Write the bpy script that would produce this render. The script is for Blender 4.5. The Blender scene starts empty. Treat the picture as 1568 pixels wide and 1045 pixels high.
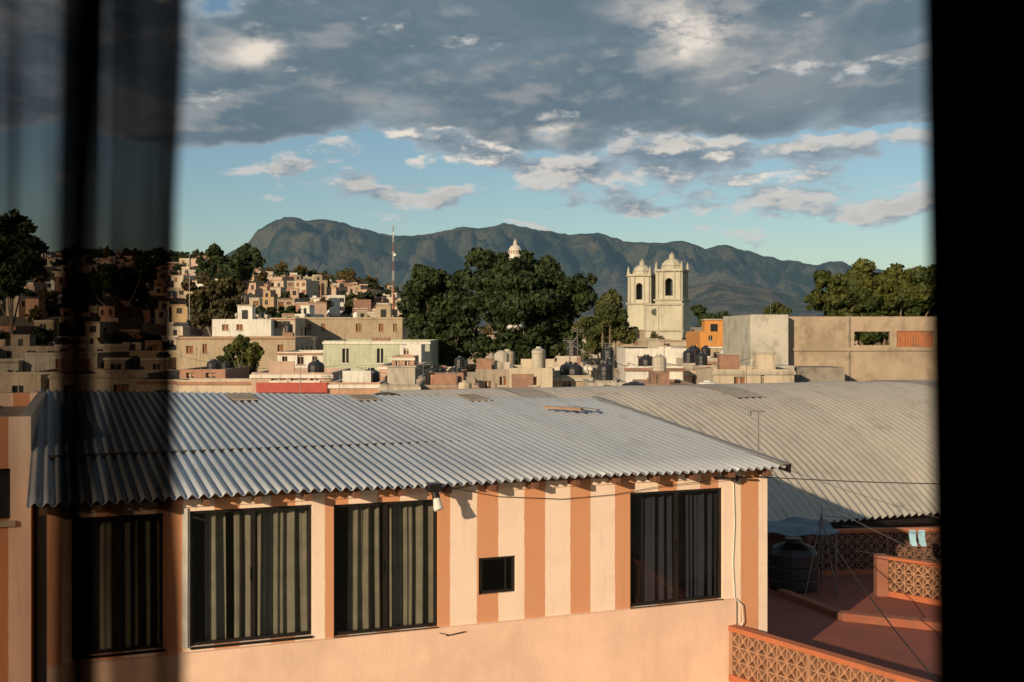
import bpy, math, random
import numpy as np
from mathutils import Vector, Matrix, noise
random.seed(7); rng=np.random.default_rng(7)
F=1786.0; CXP=784.0; HZ=505.0; EYE=10.0
def P(px,py,d): return Vector(((px-CXP)/F*d, d, EYE-(py-HZ)/F*d))
def X(px,d): return (px-CXP)/F*d
def Z(py,d): return EYE-(py-HZ)/F*d
scene=bpy.context.scene
# ------------------------------------------------------------ materials
MATS={}
def newmat(name):
    m=bpy.data.materials.new(name); m.use_nodes=True
    nt=m.node_tree; b=nt.nodes['Principled BSDF']; return m,nt,b
def nd(nt,t,**k):
    n=nt.nodes.new(t)
    for a,v in k.items(): setattr(n,a,v)
    return n
def mth(nt,op,a,b=None,c=None):
    n=nt.nodes.new('ShaderNodeMath'); n.operation=op
    for i,v in enumerate((a,b,c)):
        if v is None: continue
        if isinstance(v,(int,float)): n.inputs[i].default_value=v
        else: nt.links.new(v,n.inputs[i])
    return n.outputs[0]
def mixc(nt,f,a,b,bt='MIX'):
    n=nt.nodes.new('ShaderNodeMix'); n.data_type='RGBA'; n.blend_type=bt
    for i,v in ((0,f),(6,a),(7,b)):
        if isinstance(v,(int,float)): n.inputs[i].default_value=v
        elif isinstance(v,tuple): n.inputs[i].default_value=(*v[:3],1)
        else: nt.links.new(v,n.inputs[i])
    return n.outputs[2]
def ntex(nt,vec,scale,detail=5,rough=.55,stretch=None):
    if stretch:
        mp=nd(nt,'ShaderNodeMapping'); mp.inputs['Scale'].default_value=stretch
        nt.links.new(vec,mp.inputs[0]); vec=mp.outputs[0]
    n=nd(nt,'ShaderNodeTexNoise'); n.inputs['Scale'].default_value=scale
    n.inputs['Detail'].default_value=detail; n.inputs['Roughness'].default_value=rough
    nt.links.new(vec,n.inputs['Vector']); return n.outputs[0]
def rmp(nt,f,lo,hi,a=0.,b=1.):
    n=nd(nt,'ShaderNodeMapRange'); n.interpolation_type='SMOOTHSTEP'
    n.inputs[1].default_value=lo;n.inputs[2].default_value=hi;n.inputs[3].default_value=a;n.inputs[4].default_value=b
    nt.links.new(f,n.inputs[0]); return n.outputs[0]
def bump(nt,b,h,s,d=.02):
    n=nd(nt,'ShaderNodeBump'); n.inputs['Strength'].default_value=s; n.inputs['Distance'].default_value=d
    nt.links.new(h,n.inputs['Height']); nt.links.new(n.outputs[0],b.inputs['Normal'])
def plaster(name,col,stain=.5,dirt=(.12,.1,.08),scale=1.,rough=.9,stretch=(2.4,2.4,.4)):
    if name in MATS: return MATS[name]
    m,nt,b=newmat(name); tc=nd(nt,'ShaderNodeTexCoord').outputs['Object']
    n1=ntex(nt,tc,.6*scale,5,.65); n2=ntex(nt,tc,1.2*scale,5,.7,stretch); n3=ntex(nt,tc,30*scale,2); n4=ntex(nt,tc,.35*scale,6,.75)
    c=mixc(nt,rmp(nt,n1,.35,.7,0,.45),col,tuple(x*.6 for x in col))
    c=mixc(nt,rmp(nt,n2,.47,.70,0,stain),c,dirt)
    c=mixc(nt,rmp(nt,n4,.52,.62,0,stain*.55),c,tuple(x*.45+.02 for x in col))
    c=mixc(nt,rmp(nt,n3,.3,.7,0,.12),c,tuple(x*.6 for x in col))
    nt.links.new(c,b.inputs['Base Color']); b.inputs['Roughness'].default_value=rough
    bump(nt,b,n3,.3,.01); MATS[name]=m; return m
def flat(name,col,rough=.6,metal=0.,var=.25,scale=4):
    if name in MATS: return MATS[name]
    m,nt,b=newmat(name); tc=nd(nt,'ShaderNodeTexCoord').outputs['Object']
    n=ntex(nt,tc,scale,3,.6)
    c=mixc(nt,rmp(nt,n,.3,.7),col,tuple(x*(1-var) for x in col))
    nt.links.new(c,b.inputs['Base Color']); b.inputs['Roughness'].default_value=rough; b.inputs['Metallic'].default_value=metal
    MATS[name]=m; return m
def brickmat(name,c1=(.33,.155,.10),c2=(.25,.12,.08),mo=(.3,.27,.22),sc=3.2):
    if name in MATS: return MATS[name]
    m,nt,b=newmat(name); tc=nd(nt,'ShaderNodeTexCoord').outputs['Object']
    mp=nd(nt,'ShaderNodeMapping'); mp.inputs['Rotation'].default_value=(math.pi/2,0,0); nt.links.new(tc,mp.inputs[0])
    br=nd(nt,'ShaderNodeTexBrick'); br.inputs['Scale'].default_value=sc
    br.inputs['Color1'].default_value=(*c1,1);br.inputs['Color2'].default_value=(*c2,1);br.inputs['Mortar'].default_value=(*mo,1)
    nt.links.new(mp.outputs[0],br.inputs[0]); n=ntex(nt,tc,1.5,5)
    nt.links.new(mixc(nt,rmp(nt,n,.4,.7,0,.6),br.outputs[0],(.15,.11,.085)),b.inputs['Base Color']); b.inputs['Roughness'].default_value=.95
    MATS[name]=m; return m
def leafmat(name,c1,c2,sc=.5):
    m,nt,b=newmat(name); g=nd(nt,'ShaderNodeNewGeometry')
    n=ntex(nt,g.outputs['Position'],sc,2)
    c=mixc(nt,rmp(nt,n,.35,.65),c1,c2)
    c=mixc(nt,mth(nt,'MULTIPLY',g.outputs['Random Per Island'],.6),c,tuple(x*.45 for x in c1))
    nt.links.new(c,b.inputs['Base Color']); b.inputs['Roughness'].default_value=.6
    b.inputs['Specular IOR Level'].default_value=.25
    tr=nd(nt,'ShaderNodeBsdfTranslucent'); nt.links.new(c,tr.inputs[0])
    mx=nd(nt,'ShaderNodeMixShader'); mx.inputs[0].default_value=.2
    nt.links.new(b.outputs[0],mx.inputs[1]); nt.links.new(tr.outputs[0],mx.inputs[2])
    nt.links.new(mx.outputs[0],nt.nodes['Material Output'].inputs[0]); MATS[name]=m; return m
def glassmat():
    m,nt,b=newmat('window_glass'); nt.nodes.remove(b)
    t=nd(nt,'ShaderNodeBsdfTransparent'); t.inputs[0].default_value=(.86,.85,.82,1)
    g=nd(nt,'ShaderNodeBsdfGlossy'); g.inputs['Roughness'].default_value=.02
    lw=nd(nt,'ShaderNodeLayerWeight'); lw.inputs[0].default_value=.5
    mx=nd(nt,'ShaderNodeMixShader'); f=mth(nt,'ADD',mth(nt,'MULTIPLY',mth(nt,'POWER',lw.outputs['Facing'],4.),.8),.06); nt.links.new(f,mx.inputs[0])
    nt.links.new(t.outputs[0],mx.inputs[1]);nt.links.new(g.outputs[0],mx.inputs[2])
    nt.links.new(mx.outputs[0],nt.nodes['Material Output'].inputs[0]); return m
GLASS=glassmat()
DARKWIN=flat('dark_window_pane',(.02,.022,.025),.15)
# ------------------------------------------------------------ mesh builder
class MB:
    def __init__(s): s.v=[];s.f=[];s.m=[]
    def quad(s,a,b,c,d,m=0):
        i=len(s.v); s.v+=[tuple(a),tuple(b),tuple(c),tuple(d)]; s.f.append((i,i+1,i+2,i+3)); s.m.append(m)
    def obox(s,o,ax,ay,az,m=0):
        o=Vector(o);ax=Vector(ax);ay=Vector(ay);az=Vector(az); i=len(s.v)
        s.v+=[tuple(o+ax*a+ay*b+az*c) for c in(0,1) for b in(0,1) for a in(0,1)]
        for q in((0,2,3,1),(4,5,7,6),(0,1,5,4),(2,6,7,3),(0,4,6,2),(1,3,7,5)):
            s.f.append(tuple(i+k for k in q)); s.m.append(m)
    def box(s,x0,x1,y0,y1,z0,z1,m=0): s.obox((x0,y0,z0),(x1-x0,0,0),(0,y1-y0,0),(0,0,z1-z0),m)
    def beam(s,p,q,w,h,m=0):
        p=Vector(p);q=Vector(q);d=(q-p); n=d.normalized()
        up=Vector((0,0,1)) if abs(n.z)<.95 else Vector((0,1,0))
        a=n.cross(up).normalized()*w; b=a.cross(n).normalized()*h
        s.obox(p-a/2-b/2,a,d,b,m)
    def cyl(s,p,q,r0,r1,n=10,m=0,cap=True):
        p=Vector(p);q=Vector(q);d=(q-p).normalized()
        up=Vector((0,0,1)) if abs(d.z)<.9 else Vector((1,0,0))
        a=d.cross(up).normalized(); b=d.cross(a); i=len(s.v)
        for c,r in((p,r0),(q,r1)):
            for k in range(n):
                t=2*math.pi*k/n; s.v.append(tuple(c+a*(r*math.cos(t))+b*(r*math.sin(t))))
        for k in range(n):
            s.f.append((i+k,i+(k+1)%n,i+n+(k+1)%n,i+n+k)); s.m.append(m)
        if cap:
            s.f.append(tuple(i+n-1-k for k in range(n))); s.m.append(m)
            s.f.append(tuple(i+n+k for k in range(n))); s.m.append(m)
    def lathe(s,c,prof,n=16,m=0,ph=0.):
        i=len(s.v); c=Vector(c)
        for r,z in prof:
            for k in range(n):
                t=2*math.pi*k/n+ph; s.v.append((c.x+r*math.cos(t),c.y+r*math.sin(t),c.z+z))
        for j in range(len(prof)-1):
            for k in range(n):
                s.f.append((i+j*n+k,i+j*n+(k+1)%n,i+(j+1)*n+(k+1)%n,i+(j+1)*n+k)); s.m.append(m)
        s.f.append(tuple(i+(len(prof)-1)*n+k for k in range(n))); s.m.append(m)
    def wall(s,o,u,n,w,h,holes,depth=.15,mw=0,mr=0,mg=1,z0=0):
        o=Vector(o);u=Vector(u);n=Vector(n);k=Vector((0,0,1))
        holes=[(max(.02,a),min(w-.02,b),max(.02,c),min(h-.02,d)) for a,b,c,d in holes]
        holes=[q for q in holes if q[1]>q[0] and q[3]>q[2]]
        xs=sorted(set([0,w]+[q[0] for q in holes]+[q[1] for q in holes]))
        zs=sorted(set([0,h]+[q[2] for q in holes]+[q[3] for q in holes]))
        for i in range(len(xs)-1):
            for j in range(len(zs)-1):
                xm=(xs[i]+xs[i+1])/2; zm=(zs[j]+zs[j+1])/2
                if any(a<xm<b and c<zm<d for a,b,c,d in holes): continue
                s.quad(o+u*xs[i]+k*zs[j],o+u*xs[i+1]+k*zs[j],o+u*xs[i+1]+k*zs[j+1],o+u*xs[i]+k*zs[j+1],mw)
        for a,b,c,d in holes:
            p=[o+u*a+k*c,o+u*b+k*c,o+u*b+k*d,o+u*a+k*d]; q=[x-n*depth for x in p]
            for i in range(4): s.quad(p[i],p[(i+1)%4],q[(i+1)%4],q[i],mr)
            if mg is not None: s.quad(q[0],q[1],q[2],q[3],mg)
    def obj(s,name,mats,parent=None,mat=None,smooth=False,pv=None):
        me=bpy.data.meshes.new(name); me.from_pydata(s.v,[],s.f)
        for m in mats: me.materials.append(m)
        me.polygons.foreach_set('material_index',s.m)
        if smooth: me.polygons.foreach_set('use_smooth',[True]*len(s.f))
        me.update(); o=bpy.data.objects.new(name,me); scene.collection.objects.link(o)
        if mat is not None: o.matrix_world=mat
        if parent is not None:
            o.parent=parent
        return o
def empty(name,M=Matrix()):
    e=bpy.data.objects.new(name,None); scene.collection.objects.link(e); e.matrix_world=M; e.empty_display_size=.3; return e
# ------------------------------------------------------------ camera
cam=bpy.data.cameras.new('camera'); co=bpy.data.objects.new('camera',cam); scene.collection.objects.link(co)
cam.sensor_width=36; cam.lens=36*F/1568; cam.shift_y=-(522.5-HZ)/1568
cam.clip_start=.05; cam.clip_end=60000; co.location=(0,0,EYE); co.rotation_euler=(math.pi/2,0,0)
cam.dof.use_dof=True; cam.dof.focus_distance=45; cam.dof.aperture_fstop=3.4
scene.camera=co
# ------------------------------------------------------------ sun + sky
AZ=math.radians(31); EL=math.radians(15.5)
L=Vector((math.sin(AZ)*math.cos(EL),math.cos(AZ)*math.cos(EL),-math.sin(EL)))
sl=bpy.data.lights.new('sun','SUN'); sl.energy=5.0; sl.angle=math.radians(.53); sl.color=(1,.765,.50)
sl.energy=5.0
so=bpy.data.objects.new('sun',sl); scene.collection.objects.link(so); so.rotation_euler=L.to_track_quat('-Z','Y').to_euler()
w=bpy.data.worlds.new('World'); scene.world=w; w.use_nodes=True; nt=w.node_tree
try: w.cycles.sampling_method='MANUAL'; w.cycles.sample_map_resolution=256
except Exception: pass
bg=nt.nodes['Background']; SK=.085; bg.inputs[1].default_value=SK
sky=nd(nt,'ShaderNodeTexSky'); sky.sky_type='NISHITA'; sky.sun_disc=False; sky.sun_elevation=EL; sky.sun_rotation=math.radians(211)
sky.air_density=1.0; sky.dust_density=.5; sky.ozone_density=1.5
tc=nd(nt,'ShaderNodeTexCoord').outputs['Generated']; sp=nd(nt,'ShaderNodeSeparateXYZ'); nt.links.new(tc,sp.inputs[0])
x,y,z=sp.outputs
az0=mth(nt,'ARCTAN2',x,y); hh=mth(nt,'SQRT',mth(nt,'ADD',mth(nt,'MULTIPLY',x,x),mth(nt,'MULTIPLY',y,y)))
el0=mth(nt,'DIVIDE',z,mth(nt,'MAXIMUM',hh,.02)); elc=mth(nt,'MAXIMUM',el0,0.)
kk=mth(nt,'ADD',elc,.20)
cx=mth(nt,'DIVIDE',az0,kk); cy=mth(nt,'MULTIPLY',mth(nt,'DIVIDE',1.,kk),-.95)
def comb(a,b,c=0.):
    n=nd(nt,'ShaderNodeCombineXYZ')
    for i,v in enumerate((a,b,c)):
        if isinstance(v,(int,float)): n.inputs[i].default_value=v
        else: nt.links.new(v,n.inputs[i])
    return n.outputs[0]
def cloudvec(dx,dy,dz=0.): return comb(mth(nt,'ADD',cx,dx),mth(nt,'ADD',cy,dy),dz)
def aev(sx,sy,dx=0.,dy=0.,dz=0.): return comb(mth(nt,'ADD',mth(nt,'MULTIPLY',az0,sx),dx),mth(nt,'ADD',mth(nt,'MULTIPLY',el0,sy),dy),dz)
wn_=nd(nt,'ShaderNodeTexNoise'); wn_.inputs['Scale'].default_value=1.; wn_.inputs['Detail'].default_value=4.; wn_.inputs['Roughness'].default_value=.6
nt.links.new(aev(9,18,2.,3.,.3),wn_.inputs['Vector']); wsp=nd(nt,'ShaderNodeSeparateColor'); nt.links.new(wn_.outputs['Color'],wsp.inputs[0])
wz1,wz2=wsp.outputs[0],wsp.outputs[1]
az=mth(nt,'ADD',az0,mth(nt,'MULTIPLY',mth(nt,'SUBTRACT',wz1,.5),.13)); el=mth(nt,'ADD',el0,mth(nt,'MULTIPLY',mth(nt,'SUBTRACT',wz2,.5),.075))
n1=ntex(nt,cloudvec(3.1,1.7,.4),2.6,9,.56)
n2=ntex(nt,cloudvec(3.1-.03,1.7+.055,.4),2.6,5,.52)
nf=ntex(nt,aev(14,26,5.1,4.7,1.4),1.,7,.62)
def AZP(px): return math.atan((px-CXP)/F)
def ELP(py): return (HZ-py)/F
def gau(px,py,sx,sy,amp):
    a=mth(nt,'DIVIDE',mth(nt,'SUBTRACT',az,AZP(px)),sx/F); b=mth(nt,'DIVIDE',mth(nt,'SUBTRACT',el,ELP(py)),sy/F)
    r=mth(nt,'MULTIPLY_ADD',a,a,mth(nt,'MULTIPLY',b,b))
    return mth(nt,'MULTIPLY',mth(nt,'EXPONENT',mth(nt,'MULTIPLY',r,-1.)),amp)
def add(*a):
    r=a[0]
    for q in a[1:]: r=mth(nt,'ADD',r,q)
    return r
# upper stratocumulus deck
bias=rmp(nt,el,ELP(262),ELP(195),-.30,.25)
for g in((840,195,45,16,-.24),(320,15,60,22,-.26),(1400,190,60,20,-.1),(520,225,150,18,.12)): bias=add(bias,gau(*g))
den=add(mth(nt,'SUBTRACT',n1,.5),mth(nt,'MULTIPLY',mth(nt,'SUBTRACT',nf,.5),.16),bias)
alpha=rmp(nt,den,-.03,.08); thick=rmp(nt,den,.0,.24)
dn=mth(nt,'SUBTRACT',n1,n2)
lit=rmp(nt,add(dn,mth(nt,'MULTIPLY',mth(nt,'SUBTRACT',nf,.5),.1)),.0,.10)
br=gau(378,88,46,24,1.)
for g in((1072,55,60,30,1.),(850,185,40,12,.9),(1180,120,140,60,.15),(1000,15,60,16,.4),(330,70,50,20,.3),(560,160,60,20,.25)): br=add(br,gau(*g))
s=1/SK
ccol=mixc(nt,thick,(.32*s,.39*s,.44*s),(.125*s,.18*s,.225*s))
ccol=mixc(nt,rmp(nt,nf,.35,.7,0.,.4),ccol,(.20*s,.255*s,.30*s))
litt=mth(nt,'MINIMUM',add(mth(nt,'MULTIPLY',lit,.20),mth(nt,'MULTIPLY',br,rmp(nt,nf,.38,.56))),1.)
ccol=mixc(nt,litt,ccol,(.80*s,.72*s,.63*s))
skyc=mixc(nt,1.,sky.outputs[0],(.90,1.,1.04),'MULTIPLY')
fin=mixc(nt,mth(nt,'MULTIPLY',alpha,.97),skyc,ccol)
# lower broken cumulus band
m1=ntex(nt,aev(15,34,1.3,8.2,.7),1.,9,.58); m2=ntex(nt,aev(15,34,1.3-.12,8.2+.32,.7),1.,6,.55)
b2=gau(740,240,200,30,.30)
for g in((640,228,70,24,.14),(1120,250,240,30,.26),(1220,305,260,36,.25),(1390,335,120,22,.14),(640,298,130,12,.22),(430,265,80,10,.18),(870,255,60,16,.12),(960,310,110,16,.2),(820,345,60,5,.16)): b2=add(b2,gau(*g))
d2=add(mth(nt,'SUBTRACT',m1,.635),b2)
al2=rmp(nt,d2,-.02,.10)
dm=mth(nt,'SUBTRACT',m1,m2)
lit2=rmp(nt,dm,-.03,.09)
wgt=add(gau(650,225,80,28,.6),gau(750,243,110,26,.6),gau(1080,262,110,26,.35),gau(1215,268,100,30,.35)); wgt=mth(nt,'MINIMUM',add(wgt,.5),1.)
c2=mixc(nt,rmp(nt,d2,.02,.26),(.36*s,.43*s,.48*s),(.17*s,.23*s,.285*s))
c2=mixc(nt,mth(nt,'MULTIPLY',lit2,wgt),c2,(.86*s,.77*s,.67*s))
fin=mixc(nt,mth(nt,'MULTIPLY',al2,.94),fin,c2)
nt.links.new(fin,bg.inputs[0])
scene.view_settings.view_transform='Standard'; scene.view_settings.look='None'; scene.view_settings.exposure=0
# ------------------------------------------------------------ ground
gm,nt,b=newmat('dry_ground'); tc=nd(nt,'ShaderNodeTexCoord').outputs['Object']
nn=ntex(nt,tc,.02,8,.65); nt.links.new(mixc(nt,rmp(nt,nn,.4,.6),(.18,.13,.085),(.07,.07,.04)),b.inputs['Base Color']); b.inputs['Roughness'].default_value=1
g=MB(); g.quad((-25000,-3000,0),(25000,-3000,0),(25000,30000,0),(-25000,30000,0)); g.obj('ground',[gm])
# ------------------------------------------------------------ mountains
def interp(pts,x):
    xs=[p[0] for p in pts]; ys=[p[1] for p in pts]; return float(np.interp(x,xs,ys))
def mountain(name,sil,Y0,Y1,mat,nx,ny,seed,amp,pxr):
    vs=[];fs=[]
    for i in range(nx+1):
        px=pxr[0]+(pxr[1]-pxr[0])*i/nx
        top=interp(sil,px)+3.5*noise.fractal(Vector((px*.03,seed,0)),.7,2.,6)
        zt=(HZ-top)/F*Y1+EYE
        for j in range(ny+1):
            t=j/ny; Y=Y0+(Y1-Y0)*t; xx=X(px,Y)
            v=Vector((xx/1300+seed,Y/2600,seed))
            r=1-abs(noise.fractal(v*1.6,.8,2.1,7))*2
            base=zt*(t**.8)
            zz=base+amp*(r-.6)*math.sin(math.pi*min(1,t*1.0))*(.3+.9*t)
            if t<1: zz=min(zz, (EYE+(zt-EYE)*Y/Y1)*(.99-.04*(1-t)))
            vs.append((xx,Y,max(zz,-5) if t>0 else -5))
        vs.append((X(px,Y1)*1.1,Y1*1.15,-5))
    n=ny+2
    for i in range(nx):
        for j in range(n-1):
            a=i*n+j; fs.append((a,a+n,a+n+1,a+1))
    me=bpy.data.meshes.new(name); me.from_pydata(vs,[],fs); me.materials.append(mat)
    me.polygons.foreach_set('use_smooth',[True]*len(fs))
    o=bpy.data.objects.new(name,me); scene.collection.objects.link(o)
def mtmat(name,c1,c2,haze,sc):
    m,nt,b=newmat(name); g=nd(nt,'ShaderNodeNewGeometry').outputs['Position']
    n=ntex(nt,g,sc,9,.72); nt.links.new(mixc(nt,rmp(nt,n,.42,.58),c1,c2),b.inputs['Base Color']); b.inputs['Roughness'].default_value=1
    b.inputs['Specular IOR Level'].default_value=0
    b.inputs['Emission Color'].default_value=(*haze,1); b.inputs['Emission Strength'].default_value=1  # constant bluish glow on the slopes stands in for aerial haze
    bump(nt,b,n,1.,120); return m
sil=[(-400,440),(0,420),(250,410),(340,395),(378,374),(392,354),(412,340),(445,331),(470,337),(498,334),(550,350),(600,362),(650,360),(700,350),(735,351),(770,342),(800,347),(830,353),(870,358),(915,356),(960,370),(1010,373),(1045,371),(1080,381),(1110,375),(1150,388),(1200,401),(1250,404),(1290,402),(1312,409),(1430,428),(1900,450)]
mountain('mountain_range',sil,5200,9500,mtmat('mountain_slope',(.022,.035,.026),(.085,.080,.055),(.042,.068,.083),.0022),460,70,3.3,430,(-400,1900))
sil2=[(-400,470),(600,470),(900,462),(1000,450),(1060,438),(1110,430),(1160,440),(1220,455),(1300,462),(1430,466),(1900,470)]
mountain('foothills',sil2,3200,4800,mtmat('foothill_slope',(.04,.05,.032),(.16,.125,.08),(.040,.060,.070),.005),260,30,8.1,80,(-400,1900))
# ------------------------------------------------------------ trees
BARK=flat('tree_bark',(.2,.16,.12),.9)
LEAF_D=leafmat('leaf_dark_green',(.05,.072,.022),(.025,.042,.016))
LEAF_L=leafmat('leaf_light_green',(.10,.11,.035),(.06,.08,.025))
LEAF_Y=leafmat('leaf_yellow_green',(.11,.12,.026),(.035,.06,.018),.35)
LEAF_B=leafmat('leaf_brownish',(.13,.09,.035),(.06,.06,.025),.1)
def leaves(lobes,nleaf,leaf,seed,cl=14,cr=.34):
    r=np.random.default_rng(seed); cs=[];rs=[]
    for c,rad in lobes:
        for k in range(cl):
            d=r.normal(size=3); d/=np.linalg.norm(d); u=r.random()**.45
            cs.append(np.array(c)+d*rad*.84*u); rs.append(rad*cr*(.5+.9*r.random()))
    cs=np.array(cs);rs=np.array(rs); k=r.choice(len(cs),nleaf,p=rs**2/np.sum(rs**2))
    d=r.normal(size=(nleaf,3)); d/=np.linalg.norm(d,axis=1)[:,None]
    pos=cs[k]+d*(rs[k]*(.45+.6*r.random(nleaf)))[:,None]*np.array([1,1,.75])
    nrm=d+r.normal(size=(nleaf,3))*.6; nrm/=np.linalg.norm(nrm,axis=1)[:,None]
    a=np.cross(nrm,r.normal(size=(nleaf,3))); a/=np.linalg.norm(a,axis=1)[:,None]; b=np.cross(nrm,a)
    s=(leaf*(.6+.8*r.random(nleaf)))[:,None]
    v=np.stack([pos-a*s,pos-b*s*.6,pos+a*s,pos+b*s*.6],1).reshape(-1,3)
    return v,cs,rs
def tree(name,lobes,base,lm,nleaf=8000,leaf=.22,seed=1,cl=16,tr=.35,wood=None,cr=.4):
    v,cs,rs=leaves(lobes,nleaf,leaf,seed,cl,cr); r=random.Random(seed)
    mb=MB(); mb.v=[tuple(q) for q in v]; mb.f=[(4*i,4*i+1,4*i+2,4*i+3) for i in range(nleaf)]; mb.m=[0]*nleaf
    base=Vector(base); cc=Vector(np.mean([np.array(l[0]) for l in lobes],axis=0))
    fork=base.lerp(cc,.45); fork.x=base.x+(cc.x-base.x)*.3
    mb.cyl(base,fork,tr,tr*.7,8,1)
    mr=np.mean([l[1] for l in lobes])
    for c,rad in lobes:
        if rad<mr*.6: continue
        c=Vector(c); mid=fork.lerp(c,.5)+Vector((r.uniform(-.4,.4),r.uniform(-.4,.4),-.1*rad))
        mb.cyl(fork,mid,tr*.42,tr*.25,6,1); mb.cyl(mid,c,tr*.25,tr*.08,6,1)
        for k in range(5):
            q=Vector(cs[r.randrange(len(cs))]); 
            if (q-c).length<rad: mb.cyl(mid.lerp(c,r.random()),q,tr*.12,tr*.04,5,1)
    return mb.obj(name,[lm,wood or BARK])
def lob(l,Y,seed=0,k=1.):
    r=random.Random(seed); return [(tuple(P(px,py,Y+r.uniform(-2,2)*Y/110)),rp*k/F*Y) for px,py,rp in l]
tree('laurel_tree',lob([(648,442,33),(640,478,32),(690,432,30),(700,480,42),(672,512,34),(715,520,30),(645,420,14),(660,460,36),(690,540,22),(700,455,30)],112,1,1.08),(X(690,112),112,0),LEAF_D,27000,.24,11,tr=.3)
tree('laurel_tree',lob([(738,415,30),(735,396,14),(790,425,38),(803,470,50),(762,468,46),(840,425,32),(860,465,42),(792,522,40),(850,512,34),(745,530,28),(885,440,20),(905,428,8),(805,398,16),(770,395,8),(770,440,40),(820,450,40),(830,540,30),(870,530,24)],106,2,1.06),(X(800,106),106,0),LEAF_D,42000,.24,12,tr=.36,wood=flat('pale_bark',(.30,.26,.2),.9))
tree('ficus_tree',lob([(925,465,26),(930,498,30),(955,508,20),(905,505,22),(945,470,14),(900,535,14),(935,480,24),(920,525,20)],100,3),(X(925,100),100,0),LEAF_L,14000,.2,13,cl=12)
tree('indian_laurel_tree',lob([(1268,443,26),(1318,440,32),(1362,430,24),(1405,438,30),(1450,432,35),(1350,462,36),(1290,468,34),(1400,468,38),(1252,462,18),(1470,465,34),(1330,500,34),(1280,500,28),(1340,445,30),(1385,450,34),(1310,462,30),(1430,455,34)],118,4,1.12),(X(1350,118),118,0),LEAF_Y,52000,.26,14,tr=.4,cr=.35)
tree('street_tree',lob([(360,535,18),(385,540,16),(350,555,16),(375,560,20),(395,545,10),(372,522,9)],80,5),(X(372,80),80,0),LEAF_Y,9000,.15,15,tr=.2)
tree('cypress_tree',lob([(375,392,20),(368,410,24),(395,400,12),(355,425,20)],235,6),(X(372,235),235,8),LEAF_D,9000,.45,16,tr=.4)
tree('pepper_tree',lob([(320,440,26),(345,450,26),(300,460,20),(340,480,24),(310,485,22),(365,440,14),(290,435,12),(325,462,26)],215,7),(X(330,215),215,0),LEAF_B,12000,.42,17,tr=.4)
tree('pepper_tree',lob([(330,392,18),(345,405,16),(315,410,18)],250,8),(X(330,250),250,8),LEAF_D,5000,.42,18,tr=.3)
tree('garden_tree',lob([(1085,490,16),(1105,488,14),(1120,495,12),(1070,475,10),(1095,500,14)],160,9),(X(1095,160),160,0),LEAF_D,7000,.28,19,tr=.25)
tree('garden_tree',lob([(1190,475,12),(1178,478,9),(1203,478,8)],170,10),(X(1190,170),170,0),LEAF_L,3000,.28,20,tr=.2)
tree('hillside_tree',lob([(15,350,35),(45,400,36),(-20,400,50),(10,430,40),(25,380,36)],190,21),(X(20,190),190,0),LEAF_D,14000,.45,21,tr=.4)
tree('hillside_tree',lob([(200,430,35),(160,430,30),(225,405,20),(130,440,30)],260,22),(X(190,260),260,5),LEAF_D,11000,.5,22,tr=.5)
# distant tree mass (instanced)
protos=[]
for i,lm in enumerate((LEAF_D,LEAF_L,LEAF_B,LEAF_D)):
    r=random.Random(i+50); lb=[((r.uniform(-1.6,1.6),r.uniform(-1.6,1.6),3.2+r.uniform(-1,1.6)),r.uniform(1.1,1.8)) for k in range(6)]
    o=tree('tree_clump',lb,(0,0,-1),lm,1500,.36,60+i,7,.14); protos.append(o.data); bpy.data.objects.remove(o)
hp=empty('distant_trees')
def clump(x,y,z,s,k=None):
    o=bpy.data.objects.new('tree_clump',random.choice(protos) if k is None else protos[k]); scene.collection.objects.link(o)
    o.location=(x,y,z); o.scale=(s*random.uniform(.8,1.3),s*random.uniform(.8,1.3),s*random.uniform(.8,1.15)); o.rotation_euler=(0,0,random.uniform(0,6.3)); o.parent=hp
# ------------------------------------------------------------ hill terrain
ridge=[(-700,395),(-100,388),(270,395),(330,402),(400,414),(470,422),(520,430),(580,444),(620,460),(680,484),(760,503),(900,512)]
HY0,HY1=190.,560.
def hillz(px,Y):
    t=max(0,min(1,(Y-HY0)/(HY1-HY0))); zt=(HZ-interp(ridge,px)-8)/F*HY1+EYE
    return max(0,zt)*t**.8
vs=[];fs=[];nx=80;ny=24
for i in range(nx+1):
    px=-900+(900+900)*i/nx
    for j in range(ny+1):
        Y=HY0+(HY1-HY0)*j/ny; vs.append((X(px,Y),Y,hillz(px,Y)+.05+noise.noise(Vector((px*.02,Y*.02,0)))*1.2*(j>0)))
    vs.append((X(px,HY1)*1.2,HY1*1.5,-1))
for i in range(nx):
    for j in range(ny+1):
        a=i*(ny+2)+j; fs.append((a,a+ny+2,a+ny+3,a+1))
me=bpy.data.meshes.new('hill'); me.from_pydata(vs,[],fs); me.materials.append(gm); scene.collection.objects.link(bpy.data.objects.new('hill',me))
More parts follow.
